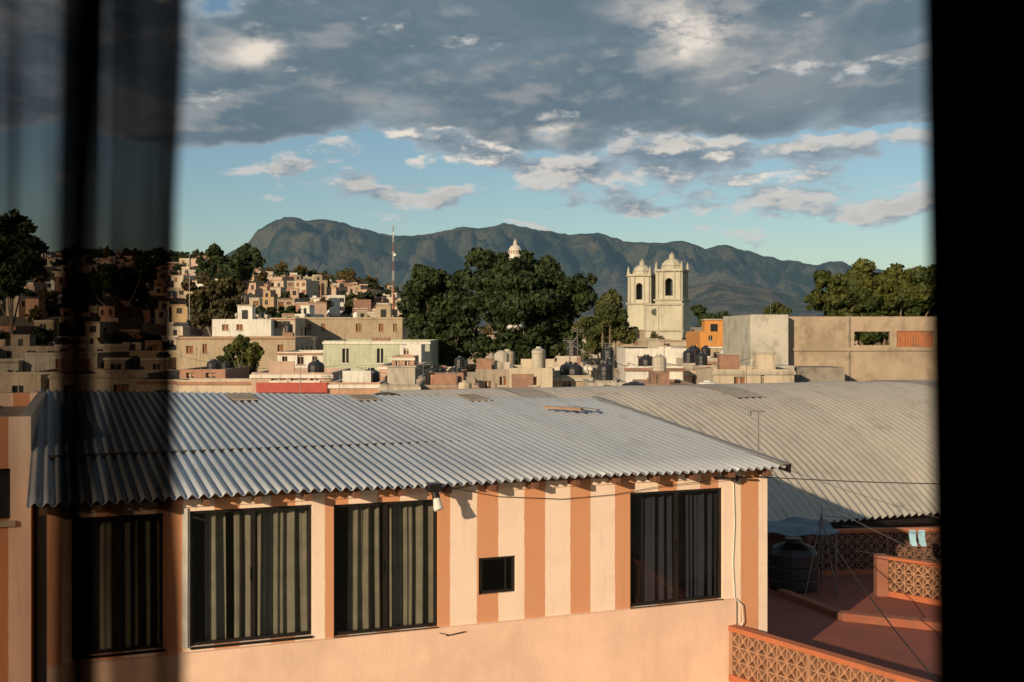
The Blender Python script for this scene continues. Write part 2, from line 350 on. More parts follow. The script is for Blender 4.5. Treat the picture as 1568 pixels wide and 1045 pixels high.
# ------------------------------------------------------------ city houses
WHITE=plaster('white_plaster',(.70,.68,.62),.4); CREAM=plaster('cream_plaster',(.54,.46,.35),.5); TAN=plaster('tan_plaster',(.40,.32,.22),.55)
GREENP=plaster('pale_green_plaster',(.47,.50,.38),.35); PINK=plaster('pink_plaster',(.52,.37,.29),.5); ORANGE=plaster('orange_plaster',(.60,.27,.07),.3)
TERR=plaster('terracotta_plaster',(.37,.20,.135),.55); CONC=plaster('raw_concrete',(.34,.29,.235),.75); CONCL=plaster('light_concrete',(.46,.42,.35),.7)
BRICK=brickmat('brick_wall'); GREY=plaster('grey_cement',(.27,.24,.205),.6); ROOFT=plaster('roof_screed',(.33,.25,.19),.5); REDR=plaster('red_waterproofing',(.34,.15,.10),.5)
MUSTARD=plaster('ochre_plaster',(.44,.31,.17),.5); SALMON=plaster('salmon_plaster',(.47,.28,.19),.5)
WOOD=flat('door_wood',(.25,.1,.04),.7); BLACK=flat('black_plastic_tank',(.022,.022,.025),.4); METAL=flat('galvanised_pipe',(.22,.21,.2),.5,.6)
RED=flat('red_paint',(.40,.06,.04),.6); WTR=flat('white_paint',(.78,.76,.7),.6); TILE=plaster('clay_tile',(.34,.17,.11),.5)
def tankprof(r,h): return [(r*.9,0),(r,h*.03),(r,h*.2),(r*.96,h*.22),(r,h*.24),(r,h*.45),(r*.96,h*.47),(r,h*.49),(r,h*.7),(r*.85,h*.82),(r*.4,h*.92),(r*.35,h),(0.01,h)]
def house(name,x0,x1,y0,dep,zb,zt,wm,holes=(),rot=0.,par=.45,roof=None,side=True,mats=None,trim=None,clutter=0,seed=0,hm=1,extra=None):
    r=random.Random(seed); w_=x1-x0; mb=MB(); t=.18
    M=Matrix.Translation(((x0+x1)/2,y0,0))@Matrix.Rotation(rot,4,'Z')
    a=-w_/2; h=zt-zb
    wood=r.random()<.35
    mb.wall((a,0,zb),(1,0,0),(0,-1,0),w_,h,[(q[0],q[1],q[2]-zb,q[3]-zb) for q in holes],.2,0,0,7 if wood else 1)
    sh=[]
    if side:
        k=int(dep/3)
        sh=[(1+3*i,2+3*i,h-2.4,h-1.2) for i in range(k) if r.random()<.6]
    mb.wall((w_/2,0,zb),(0,1,0),(1,0,0),dep,h,sh,.2,0,0,1)
    mb.wall((a,dep,zb),(0,-1,0),(-1,0,0),dep,h,sh,.2,0,0,1)
    mb.wall((w_/2,dep,zb),(-1,0,0),(0,1,0),w_,h,[],.2)
    i0,i1=a+t,w_/2-t; zr=zt-par
    mb.quad((a,0,zt),(w_/2,0,zt),(i1,t,zt),(i0,t,zt),3);mb.quad((w_/2,0,zt),(w_/2,dep,zt),(i1,dep-t,zt),(i1,t,zt),3)
    mb.quad((w_/2,dep,zt),(a,dep,zt),(i0,dep-t,zt),(i1,dep-t,zt),3);mb.quad((a,dep,zt),(a,0,zt),(i0,t,zt),(i0,dep-t,zt),3)
    mb.quad((i0,t,zt),(i1,t,zt),(i1,t,zr),(i0,t,zr),0);mb.quad((i1,t,zt),(i1,dep-t,zt),(i1,dep-t,zr),(i1,t,zr),0)
    mb.quad((i1,dep-t,zt),(i0,dep-t,zt),(i0,dep-t,zr),(i1,dep-t,zr),0);mb.quad((i0,dep-t,zt),(i0,t,zt),(i0,t,zr),(i0,dep-t,zr),0)
    mb.quad((i0,t,zr),(i1,t,zr),(i1,dep-t,zr),(i0,dep-t,zr),2)
    if trim: mb.box(a-.08,w_/2+.08,-.1,-.003,zt-.28,zt-.1,3)
    for q in holes:
        mb.box(a+q[0]-.08,a+q[1]+.08,-.07,-.003,q[2]-.1,q[2]-.01,3)
        mb.box(a+(q[0]+q[1])/2-.03,a+(q[0]+q[1])/2+.03,.12,.19,q[2],q[3],3)
    for k in range(clutter):
        c=r.random(); xx=r.uniform(i0+.6,i1-.6) if i1-i0>1.4 else 0; yy=r.uniform(.6,max(1,dep*.45))
        if y0<100 and c>=.25:
            if c<.42: hh=r.uniform(.5,1.0); mb.box(xx-.45,xx+.45,yy,yy+.9,zr,zr+hh,r.choice([0,3,8])); mb.lathe((xx,yy+.45,zr+hh),tankprof(.36,.85),12,r.choice([4,4,3]))
            elif c<.56: hh=r.uniform(.7,1.3); ww=r.uniform(.3,.8); mb.box(xx-ww,xx+ww,yy,yy+.8,zr,zr+hh,r.choice([0,3,8])); mb.box(xx-ww-.06,xx+ww+.06,yy-.06,yy+.86,zr+hh,zr+hh+.07,3)
            elif c<.70: mb.box(xx-r.uniform(.5,1.1),xx+r.uniform(.5,1.1),yy,yy+.15,zr,zr+r.uniform(.55,1.),r.choice([8,0,3]))
            elif c<.78:
                for j in range(4): mb.lathe((xx+j*.22-.3,yy,zr),[(.06,0),(.09,.2),(.1,.22)],8,6)
                mb.cyl((xx-.5,yy,zr),(xx-.5,yy,zr+1.1),.02,.02,5,5);mb.cyl((xx+.6,yy,zr),(xx+.6,yy,zr+1.1),.02,.02,5,5);mb.beam((xx-.5,yy,zr+1.05),(xx+.6,yy,zr+1.05),.015,.015,5)
            elif c<.9:
                hh=r.uniform(1.2,2.2); mb.cyl((xx,yy,zr),(xx,yy,zr+hh),.016,.012,5,5)
                for j in range(3): mb.beam((xx-.3+.08*j,yy,zr+hh-.1*j),(xx+.3-.08*j,yy,zr+hh-.1*j),.013,.013,5)
            else:
                for j in range(4): mb.cyl((i0+.1+j*.12,.1,zt),(i0+.1+j*.12,.1,zt+r.uniform(.3,.7)),.012,.012,4,5)
            continue
        if c<.28: mb.lathe((xx,yy,zr),tankprof(.45,1.05),12,4)
        elif c<.45: mb.box(xx-.6,xx+.6,yy-.5,yy+.5,zr,zr+.9,3); mb.lathe((xx,yy,zr+.9),tankprof(.5,1.1),12,4)
        elif c<.62:
            hh=r.uniform(1.6,2.4); ww=r.uniform(.9,1.6); mb.box(xx-ww,xx+ww,yy,yy+2,zr,zr+hh,0); mb.box(xx-.4,xx+.4,yy-.03,yy-.004,zr,zr+hh*.75,1); mb.box(xx-ww-.1,xx+ww+.1,yy-.15,yy+2.1,zr+hh,zr+hh+.12,3)
        elif c<.8:
            hh=r.uniform(1.2,2.4); mb.cyl((xx,yy,zr),(xx,yy,zr+hh),.018,.014,5,5)
            for j in range(3): mb.beam((xx-.35+.08*j,yy,zr+hh-.12*j),(xx+.35-.08*j,yy,zr+hh-.12*j),.015,.015,5)
        else:
            for j in range(4):
                mb.cyl((i0+.1+j*.12,.1,zt),(i0+.1+j*.12,.1,zt+r.uniform(.4,.9)),.015,.015,4,5)
    if extra: extra(mb,a,zr)
    return mb.obj(name,[wm,DARKWIN,roof or ROOFT,trim or CONCL,BLACK,METAL,RED,WOOD,BRICK],mat=M)
def pxh(name,p0,p1,top,Y,wm,wins=(),dep=8,bot=0.,**k):
    x0,x1=X(p0,Y),X(p1,Y); hl=[(X(a,Y)-x0,X(c,Y)-x0,Z(d,Y),Z(b_,Y)) for a,b_,c,d in wins]
    return house(name,x0,x1,Y,dep,bot,Z(top,Y),wm,hl,**k)
pxh('white_house',325,415,489,150,WHITE,[(340,497,350,506),(362,497,372,506)],dep=10,clutter=1,seed=1)
pxh('white_house',413,452,487,152,CREAM,[(420,492,444,502)],dep=9,trim=TERR,seed=2,roof=REDR)
pxh('apartment_block',450,616,486,160,TAN,[(470,496,476,507),(492,496,498,507),(545,496,553,508),(580,496,587,508),(602,496,608,508),(470,520,476,532),(500,520,507,532)],dep=14,trim=TAN,clutter=3,seed=3)
pxh('courtyard_house',270,452,516,128,TAN,[(285,530,296,541),(310,527,317,541),(350,530,362,541),(425,528,434,541)],dep=14,trim=BRICK,clutter=2,seed=4)
pxh('white_house',425,496,539,104,WHITE,[(432,546,440,554),(455,541,465,558),(478,545,486,553)],dep=9,seed=5,clutter=1,trim=TERR)
pxh('pale_green_house',495,658,522,98,GREENP,[(524,534,534,556),(577,534,587,556),(523,570,533,582),(577,570,587,582),(632,536,640,548)],dep=12,trim=WHITE,clutter=2,seed=6)
pxh('white_rooftop_room',612,645,528,92,WHITE,[(618,534,626,543)],dep=4,seed=7)
pxh('pink_house',580,640,560,82,PINK,[(600,566,607,578),(624,566,633,574)],dep=8,clutter=3,seed=8,trim=WHITE)
pxh('pink_rooftop_room',600,634,546,80,SALMON,[(606,552,612,562),(620,552,628,560)],dep=4,seed=89,trim=WHITE)
pxh('cream_house',635,690,566,84,CREAM,[(645,574,655,584)],dep=6,clutter=2,seed=88,trim=CONCL)
pxh('orange_house',275,345,566,74,TERR,[(285,571,297,579),(315,571,330,579)],dep=8,seed=9,clutter=2)
pxh('street_wall',270,400,582,66,CREAM,[],dep=2,seed=91,trim=TERR)
def banner(mb,a,zr): mb.box(a+.3,a+X(CXP+118,60),-.25,-.12,Z(601,60),Z(586,60),6)
pxh('shop_building',385,508,571,60,PINK,[(415,575,438,583),(445,575,470,583),(475,575,488,583)],dep=7,seed=10,trim=WHITE,extra=banner,roof=REDR,clutter=2)
pxh('salmon_house',505,582,586,56,SALMON,[],dep=7,clutter=3,seed=11,trim=WHITE)
pxh('brick_house',582,642,589,54,CONC,[],dep=6,clutter=3,seed=111,trim=CONCL)
pxh('concrete_house',640,730,577,72,GREY,[(655,582,667,592),(690,582,700,592)],dep=8,clutter=4,seed=12)
pxh('concrete_house',642,732,590,55,CONC,[],dep=6,clutter=4,seed=112,trim=TERR)
pxh('brick_house',728,790,566,58,CONC,[(742,584,752,598),(765,577,775,590)],dep=5,seed=13,clutter=1,extra=lambda mb,a,zr:(mb.box(a+.9,a+1.7,.5,1.4,zr,zr+.8,3),mb.lathe((a+1.3,1,zr+.8),[(.36,0),(.38,.4),(.25,.5),(.1,.58)],14,3),mb.box(a+.05,a+.8,.02,.5,zr,zr+1.0,8)))
pxh('brick_house',780,846,564,54,CREAM,[(812,577,822,590)],dep=5,seed=14,clutter=1,extra=lambda mb,a,zr:(mb.box(a+.1,a+1.1,-.03,-.004,4.2,Z(573,54),8),mb.lathe((a+1.35,1,zr),[(.28,0),(.28,1.1),(.31,1.12),(.31,1.25),(.05,1.3)],14,3)))
pxh('concrete_house',846,905,575,56,TAN,[(862,582,874,592)],dep=6,seed=15,clutter=3,trim=CONCL)
pxh('concrete_house',842,905,560,68,CREAM,[(850,566,862,576),(880,565,890,576)],dep=6,seed=16,clutter=2,trim=WHITE)
pxh('tin_roof_house',905,960,564,70,GREY,[(915,570,940,585)],dep=6,seed=17,clutter=3)
pxh('brick_house',900,960,586,52,CONCL,[(925,590,935,597)],dep=6,seed=45,clutter=3)
pxh('white_house',958,1056,534,92,WHITE,[(990,548,998,556)],dep=10,seed=18,clutter=2)
pxh('white_house',958,1046,561,66,WHITE,[(993,564,1016,578)],dep=6,seed=19,trim=BRICK,clutter=2)
pxh('pink_house',1040,1100,568,68,PINK,[(1060,575,1068,586)],dep=6,seed=20,clutter=3,trim=CONCL)
pxh('brick_house',985,1062,588,56,BRICK,[(1030,592,1040,600)],dep=5,seed=120,clutter=2,trim=CONCL)
pxh('cream_house',1092,1216,566,62,CREAM,[(1124,577,1141,590),(1165,575,1170,590)],dep=7,seed=21,clutter=2,trim=CONCL)
pxh('grey_house',1056,1155,552,85,CONCL,[(1080,556,1090,563)],dep=7,seed=22,clutter=3,trim=TERR)
pxh('orange_house',1072,1134,508,125,ORANGE,[(1085,514,1091,522),(1110,514,1116,522)],dep=10,seed=23,clutter=1)
pxh('red_roof_house',1130,1160,500,140,WHITE,[(1138,506,1146,514)],dep=8,seed=24,roof=REDR,clutter=0,trim=TERR)
# large concrete building (right)
mb=MB(); Y=70; x0,x1,x2=X(1150,Y),X(1207,Y),X(1520,Y); zt=Z(484,Y); t=.25
mb.wall((x0,Y,0),(1,0,0),(0,-1,0),x1-x0,Z(482,Y),[],.2); mb.box(x0-.05,x1,Y+.01,Y+9,0,Z(482,Y)-.01,0)
Yb=Y+1.0
fx=X(1205,Yb)
h=[(X(1308,Yb)-fx,X(1363,Yb)-fx,Z(529,Yb),Z(508,Yb)),(X(1373,Yb)-fx,X(1430,Yb)-fx,Z(532,Yb),Z(507,Yb)),(X(1440,Yb)-fx,X(1495,Yb)-fx,Z(532,Yb),Z(507,Yb))]
W=X(1520,Yb)-fx
mb.wall((fx,Yb,0),(1,0,0),(0,-1,0),W,Z(485,Yb),h,.25,1,1,None)
for a,b_,c,d in h[1:]:
    mb.quad((fx+a,Yb+.1,c),(fx+b_,Yb+.1,c),(fx+b_,Yb+.1,d),(fx+a,Yb+.1,d),2)
    n=int((b_-a)/.16)
    for i in range(n): 
        mb.box(fx+a+i*.16+.02,fx+a+i*.16+.06,Yb+.03,Yb+.098,c,d,2)
mb.box(fx,fx+X(CXP+100,Yb),Yb+.25,Yb+8,0,Z(508,Yb)-.0,1)
mb.box(fx,fx+W,Yb+.26,Yb+2.0,0,Z(532,Yb),1)
mb.box(fx+.05,fx+W,Yb-.12,Yb-.003,Z(532,Yb)-.22,Z(532,Yb)-.05,1)
mb.box(X(1213,Y-2),X(1292,Y-2),Y-2.2,Yb-.003,0,Z(563,Y-2),3)
mb.box(X(1192,Y-2),X(1213,Y-2)-.01,Y-2.6,Yb-.003,0,Z(560,Y-2),0)
mb.cyl((X(1300,Yb),Yb-.06,0),(X(1300,Yb),Yb-.06,Z(486,Yb)),.05,.05,6,3)
SS=(.9,.9,.7)
mb.obj('concrete_building',[plaster('whitewashed_concrete',(.50,.48,.42),.75,(.2,.175,.14),.9,.9,SS),plaster('buff_concrete',(.40,.315,.23),.7,(.19,.145,.105),.9,.9,SS),brickmat('lattice_brick',(.5,.2,.08),(.42,.16,.07),(.12,.06,.04),5),plaster('stained_cement',(.28,.25,.21),.9,(.08,.07,.06),.9,.9,SS)])
# tanks
def wtank(px,yb,yt,Y,mat=BLACK,k=.7):
    h=(yb-yt)/F*Y; r=h/2*k; m=MB(); m.lathe((0,0,0),tankprof(r,h),18,0); m.box(-r,r,-r,r,-1.2,-.002,1)
    m.obj('water_tank',[mat,CONC],mat=Matrix.Translation(P(px,yb,Y)),smooth=False)
for q in((602,593,571,56,BLACK,1.15),(1062,555,529,84,BLACK,.85),(1130,553,530,84,BLACK,.95),(1108,552,536,83,flat('white_tank',(.6,.6,.6)),.8),
         (970,600,585,50,BLACK,2.4),(1083,602,583,50,WTR,1.6),(825,558,531,60,CONCL,.8),(777,558,535,62,CREAM,.95),(753,560,542,61,CONC,1.1),
         (712,600,583,52,CREAM,1.2),(400,487,478,170,BLACK,1.),(545,487,478,165,WTR,1.),(1160,565,549,66,BLACK,.9),(935,562,548,74,BLACK,.9),(676,575,562,75,BLACK,1.),(345,566,553,76,BLACK,1.)): wtank(*q)
# filler rows
cols=[WHITE,CREAM,TAN,PINK,CONC,CONCL,TERR,BRICK,GREY,CREAM,MUSTARD,TAN,CONCL]
k=100
for (Y,tlo,thi,wlo,whi,pa,pb) in((76,572,586,4,8,-60,260),(88,568,582,4,8,-60,260),(118,548,562,5,9,600,1200),(132,540,556,6,11,-100,1560),(176,524,538,7,12,-100,1600),(230,510,522,7,13,-100,1650),(300,504,513,8,14,600,1700),(420,501,509,9,16,650,1750)):
    x=X(pa,Y)
    while x<X(pb,Y):
        w_=random.uniform(wlo,whi); k+=1; px=CXP+x/Y*F
        top=random.uniform(tlo,thi); zt=Z(top,Y)
        hl=[];n=max(1,int(w_/2.4))
        for i in range(n):
            for fl in range(2):
                if random.random()<.65:
                    a=(i+.3)*w_/n; ww=random.uniform(.7,1.4); hl.append((a,min(a+ww,w_-.2),zt-1.8-3*fl,zt-.7-3*fl+ (0)))
        house('city_house',x,x+w_,Y+random.uniform(-2,2),random.uniform(5,9),0,zt,random.choice(cols),hl,rot=random.uniform(-.25,.25),roof=random.choice([ROOFT,REDR,GREY]),trim=random.choice([None,CONCL,WHITE,TERR]),clutter=random.choice([0,1,1,2,3]),seed=k)
        x+=w_+random.uniform(-.2,.8)
# hillside houses
hc=[WHITE,CREAM,TAN,PINK,TERR,BRICK,BRICK,CREAM,TERR,SALMON,MUSTARD,CREAM,TAN,CONC,PINK,TAN]
for r_ in range(12):
    Y=203+r_*28; px=-80+random.uniform(0,20)
    while px<622:
        wpx=random.uniform(14,34)*270/Y; Yh=Y+random.uniform(-9,9); z=hillz(px,Yh)
        if interp(ridge,px)<500 and random.random()<.80:
            w_=wpx/F*Yh; hgt=random.uniform(2.8,5.4); zb=z-3; zt=z+hgt
            hl=[]; n=max(1,int(w_/2.2))
            for i in range(n):
                for fl in range(2 if hgt>4.6 else 1):
                    if random.random()<.75: a=(i+.3)*w_/n; hl.append((a,min(a+random.uniform(.8,1.5),w_-.2),zt-2.0-2.5*fl,zt-.8-2.5*fl))
            k+=1
            house('hillside_house',X(px,Yh),X(px,Yh)+w_,Yh,random.uniform(5,8),zb,zt,random.choice(hc),hl,rot=random.uniform(-.5,.4),par=.3,roof=random.choice([REDR,ROOFT,TILE]),clutter=random.choice([0,0,1,2]),trim=random.choice([None,WHITE,TERR]),seed=k)
        if random.random()<.42: clump(X(px+wpx*.5,Yh-6),Yh-6,hillz(px,Yh-6)-1,random.uniform(.6,1.2))
        px+=wpx*random.uniform(.95,1.4)
for i in range(200):
    px=random.uniform(-120,640); Y=random.uniform(500,580); clump(X(px,Y),Y,hillz(px,Y)-1.5,random.uniform(.9,1.6),random.choice([0,1,2,2,3]))
for i in range(160):
    px=random.uniform(630,1650); Y=random.uniform(200,700); clump(X(px,Y),Y,0,random.uniform(1.1,1.8)*(1 if Y<450 else 1.4))
# ------------------------------------------------------------ church
ST=plaster('pale_cantera_stone',(.50,.475,.38),.4,(.2,.19,.15),.4); STD=plaster('weathered_stone',(.38,.36,.29),.5,(.15,.13,.1),.4)
def arch_wall(mb,o,u,n,w,h,ow,sill,spring,depth=.7,m=0):
    o=Vector(o);u=Vector(u);n=Vector(n);k=Vector((0,0,1)); c=w/2; r=ow/2; N=10
    def q(a,b_,c_,d): mb.quad(a,b_,c_,d,m)
    pt=lambda x,z:o+u*x+k*z
    q(pt(0,0),pt(w,0),pt(w,sill),pt(0,sill)); q(pt(0,sill),pt(c-r,sill),pt(c-r,spring),pt(0,spring)); q(pt(c+r,sill),pt(w,sill),pt(w,spring),pt(c+r,spring))
    q(pt(0,spring),pt(c-r,spring),pt(c-r,h),pt(0,h)); q(pt(c+r,spring),pt(w,spring),pt(w,h),pt(c+r,h))
    arc=[(c-r*math.cos(math.pi*i/N),spring+r*math.sin(math.pi*i/N)) for i in range(N+1)]
    for i in range(N):
        a,b_=arc[i],arc[i+1]; q(pt(*a),pt(*b_),pt(b_[0],h),pt(a[0],h)); q(pt(*a),pt(*b_),pt(*b_)-n*depth,pt(*a)-n*depth)
    q(pt(c-r,sill),pt(c-r,spring),pt(c-r,spring)-n*depth,pt(c-r,sill)-n*depth); q(pt(c+r,sill),pt(c+r,spring),pt(c+r,spring)-n*depth,pt(c+r,sill)-n*depth)
def tower(mb,cx,cy,z0,z1,z2,z3,w):
    a=w/2
    mb.box(cx-a,cx+a,cy-a,cy+a,z0,z1,0)
    mb.box(cx-a-.35,cx+a+.35,cy-a-.35,cy+a+.35,z1,z1+.45,1)
    b=a*.92; zb=z1+.45; h=z2-zb
    for o,u,n in(((cx-b,cy-b,zb),(1,0,0),(0,-1,0)),((cx+b,cy-b,zb),(0,1,0),(1,0,0)),((cx+b,cy+b,zb),(-1,0,0),(0,1,0)),((cx-b,cy+b,zb),(0,-1,0),(-1,0,0))):
        arch_wall(mb,o,u,n,2*b,h,b*.62,h*.12,h*.62)
        o=Vector(o);u=Vector(u);n=Vector(n)
        for f in(.05,.27,.73,.95):
            mb.cyl(o+u*(2*b*f)+n*.12,o+u*(2*b*f)+n*.12+Vector((0,0,h)),.22,.2,8,0)
    mb.box(cx-b+.7,cx+b-.7,cy-b+.7,cy+b-.7,z2-.3,z2-.01,0)
    mb.box(cx-a-.3,cx+a+.3,cy-a-.3,cy+a+.3,z2,z2+.3,1); mb.box(cx-a-.1,cx+a+.1,cy-a-.1,cy+a+.1,z2+.3,z2+.6,0)
    H=z3-z2-.6; r=a*.72
    mb.lathe((cx,cy,z2+.6),[(r*1.1,0),(r*1.1,H*.18),(r*1.18,H*.2),(r,H*.24),(r*.93,H*.36),(r*.72,H*.5),(r*.42,H*.6),(r*.3,H*.62),(r*.3,H*.76),(r*.36,H*.78),(r*.2,H*.86),(.08,H*.93),(.05,H)],8,0,math.pi/8)
    mb.beam((cx-.3,cy,z2+.6+H*.97),(cx+.3,cy,z2+.6+H*.97),.08,.08,1)
    for sx in(-1,1):
        for sy in(-1,1): mb.lathe((cx+sx*(a-.2),cy+sy*(a-.2),z2+.6),[(.4,0),(.4,.5),(.26,.6),(.33,.9),(.2,1.3),(.05,1.9)],8,0)
Yc=285.; u=Yc/F; M=Matrix.Translation((X(1024,Yc),Yc,0))@Matrix.Rotation(math.radians(-22),4,'Z')
mb=MB(); zz=lambda py:Z(py,Yc)
tower(mb,0,3.2,0,zz(461),zz(416),zz(385),6.7)
tower(mb,-8.1,5.0,0,zz(466),zz(422),zz(394),5.9)
mb.wall((-6.2,-.6,0),(1,0,0),(0,-1,0),9.9,zz(468),[(2.6,3.6,zz(500)-0,zz(492)),(4.9,5.8,zz(522),zz(512))],.4,0,0,2)
mb.box(-6.2,3.7,-.58,7.5,0,zz(468)-.01,0)
mb.box(-6.5,3.95,-.95,-.603,zz(468),zz(465),1); mb.box(-6.5,3.95,-.9,-.61,zz(508),zz(505.5),1)
mb.box(-6.3,3.8,-.6,0.,zz(468)+.005,zz(466),0)
for xx in(-6.0,-2.6,3.3): mb.box(xx-.25,xx+.25,-.85,-.61,0,zz(468)-.02,0)
mb.cyl((-3.9+.6,-.62,zz(478)),(-3.9+.6,-.78,zz(478)),1.0,1.0,20,1); mb.cyl((-3.3,-.785,zz(478)),(-3.3,-.82,zz(478)),.8,.8,20,2)
mb.box(-3.33,-3.27,-.85,-.83,zz(478),zz(478)+.6,1); mb.box(-3.3,-2.9,-.85,-.831,zz(478)-.03,zz(478)+.03,1)
mb.box(3.75,6.4,1.0,24,0,zz(512),1); mb.box(-13,-6.25,3,24,0,zz(508),0)
mb.obj('church',[ST,STD,DARKWIN],mat=M)
# dome behind the trees
Yd=340.; mb=MB(); r=10/F*Yd; c=(X(789,Yd),Yd,Z(390,Yd))
mb.cyl((c[0],c[1],0),c,r*1.25,r*1.25,8,0)
mb.lathe(c,[(r*1.05,0),(r*1.05,.9),(r*1.15,1.0),(r,1.2),(r*.93,1.8),(r*.68,2.4),(r*.35,2.8),(r*.28,2.9),(r*.28,3.6),(r*.33,3.7),(r*.1,4.1),(.03,4.6)],16,1)
for i in range(16):
    t=2*math.pi*(i+.5)/16; mb.cyl((c[0]+r*1.08*math.cos(t),c[1]+r*1.08*math.sin(t),c[2]),(c[0]+r*1.08*math.cos(t),c[1]+r*1.08*math.sin(t),c[2]+.9),.12,.12,5,2)
mb.obj('church_dome',[WHITE,plaster('whitewashed_dome',(.6,.56,.5),.6,(.4,.2,.14),1.),TERR])
# radio mast
Ym=360.; mb=MB(); zb,zt=Z(445,Ym),Z(346,Ym); bx=X(602,Ym); n=20
for i in range(n):
    z0=zb+(zt-zb)*i/n; z1=zb+(zt-zb)*(i+1)/n; m=(i//3)%2; wd=.6*(1-.5*i/n)
    cs=[(bx-wd/2,Ym),(bx+wd/2,Ym),(bx,Ym+wd)]
    for j in range(3):
        p,q=cs[j],cs[(j+1)%3]; mb.beam((*p,z0),(*p,z1),.05,.05,m); mb.beam((*p,z0),(*q,z1),.03,.03,m); mb.beam((*p,z1),(*q,z1),.03,.03,m)
mb.cyl((bx,Ym+.3,zt),(bx,Ym+.3,zt+1.6),.03,.02,5,1); mb.cyl((bx+.5,Ym-.2,zt-9),(bx+.5,Ym-.5,zt-9),.4,.4,12,1); mb.cyl((bx,Ym+.3,0),(bx,Ym+.3,zb),.3,.25,6,0)
mb.obj('radio_mast',[flat('faded_red_paint',(.35,.12,.09),.6),WTR])
# ------------------------------------------------------------ striped house (local frame: x along wall, y into depth, z relative to eye)
A0=math.radians(21.6); cA,sA=math.cos(A0),math.sin(A0)
Cx,Cy=X(1175,20.),20.
M=Matrix.Translation((Cx,Cy,EYE))@Matrix.Rotation(A0,4,'Z')
def toL(v): d=Vector((v[0]-Cx,v[1]-Cy)); return Vector((d.x*cA+d.y*sA,-d.x*sA+d.y*cA,v[2]-EYE))
def toW(v): return M@Vector(v)
def wp(px,py):
    k=(px-CXP)/F; s_=(Cx-k*Cy)/(cA-k*sA); Y=Cy-s_*sA; return (-s_,-(py-HZ)/F*Y)
H_=empty('striped_house',M)
xa=wp(763,800)[0]; per=(wp(905,800)[0]-wp(690,800)[0])/3; cw=(wp(803,800)[0]-xa)/per
sm,nt,b=newmat('striped_plaster'); tc=nd(nt,'ShaderNodeTexCoord').outputs['Object']; sp=nd(nt,'ShaderNodeSeparateXYZ'); nt.links.new(tc,sp.inputs[0])
wob=ntex(nt,tc,5,4); xx=mth(nt,'ADD',sp.outputs[0],mth(nt,'MULTIPLY',mth(nt,'SUBTRACT',wob,.5),.03))
ph=mth(nt,'FRACT',mth(nt,'DIVIDE',mth(nt,'SUBTRACT',xx,xa-20*per),per))
isor=mth(nt,'GREATER_THAN',ph,cw)
n1=ntex(nt,tc,1.2,6,.7); n2=ntex(nt,tc,2.5,6,.7,(3,3,.25)); n3=ntex(nt,tc,45,4,.6)
c=mixc(nt,isor,(.86,.68,.55),(.61,.28,.14)); c=mixc(nt,rmp(nt,n1,.4,.75,0,.25),c,(.55,.36,.26)); c=mixc(nt,rmp(nt,n2,.52,.8,0,.4),c,(.36,.22,.16)); c=mixc(nt,rmp(nt,n3,.35,.7,0,.15),c,(.38,.25,.18))
nt.links.new(c,b.inputs['Base Color']); b.inputs['Roughness'].default_value=.9; bump(nt,b,n3,.35,.012)
PEACH=plaster('peach_plaster',(.84,.58,.44),.16,(.46,.29,.21),1.2)
ZB=(wp(700,961)[1]+wp(291,993)[1]+wp(1115,921)[1])/3
XL=wp(72,800)[0]; ZT=-2.34; XR0=wp(1125,900)[0]
def hole(a,t,c_,bt,dy=0):
    x0=wp(a,t)[0]; x1=wp(c_,t)[0]; return (x0-XL,x1-XL,wp((a+c_)/2,bt)[1]-ZB,wp((a+c_)/2,t)[1]-ZB)
holes=[hole(291,778,478,982),hole(511,769,671,968),hole(733,853,790,909),hole(965,751,1107,926),hole(110,790,250,1000)]
holes=[(a,b_,max(c_,.02),min(d,ZT-ZB-.08)) for a,b_,c_,d in holes]
mb=MB(); mb.wall((XL,0,ZB),(1,0,0),(0,-1,0),-XL,ZT-ZB,holes,.12,0,0,None)
mb.wall((XR0,0,-9.9),(1,0,0),(0,-1,0),-XR0,ZB+9.9,[],.2)
mb.box(XL,XR0,-.05,.0,-9.9,ZB-.0,1)
mb.quad((XL,-.05,ZB+.002),(XR0,-.05,ZB+.002),(XR0,0,ZB+.012),(XL,0,ZB+.012),1)
mb.quad((0,0,-9.9),(0,6.9,-9.9),(0,6.9,ZT),(0,0,ZT),0); mb.quad((XL,6.9,-9.9),(XL,0,-9.9),(XL,0,ZT),(XL,6.9,ZT),0); mb.quad((0,6.9,-9.9),(XL,6.9,-9.9),(XL,6.9,-1.9),(0,6.9,-1.9),0)
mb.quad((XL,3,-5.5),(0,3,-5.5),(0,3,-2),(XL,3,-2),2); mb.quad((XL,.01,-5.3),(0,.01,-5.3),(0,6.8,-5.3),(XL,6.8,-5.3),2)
mb.obj('walls',[sm,PEACH,flat('dark_interior',(.05,.042,.038),.9)],parent=H_)
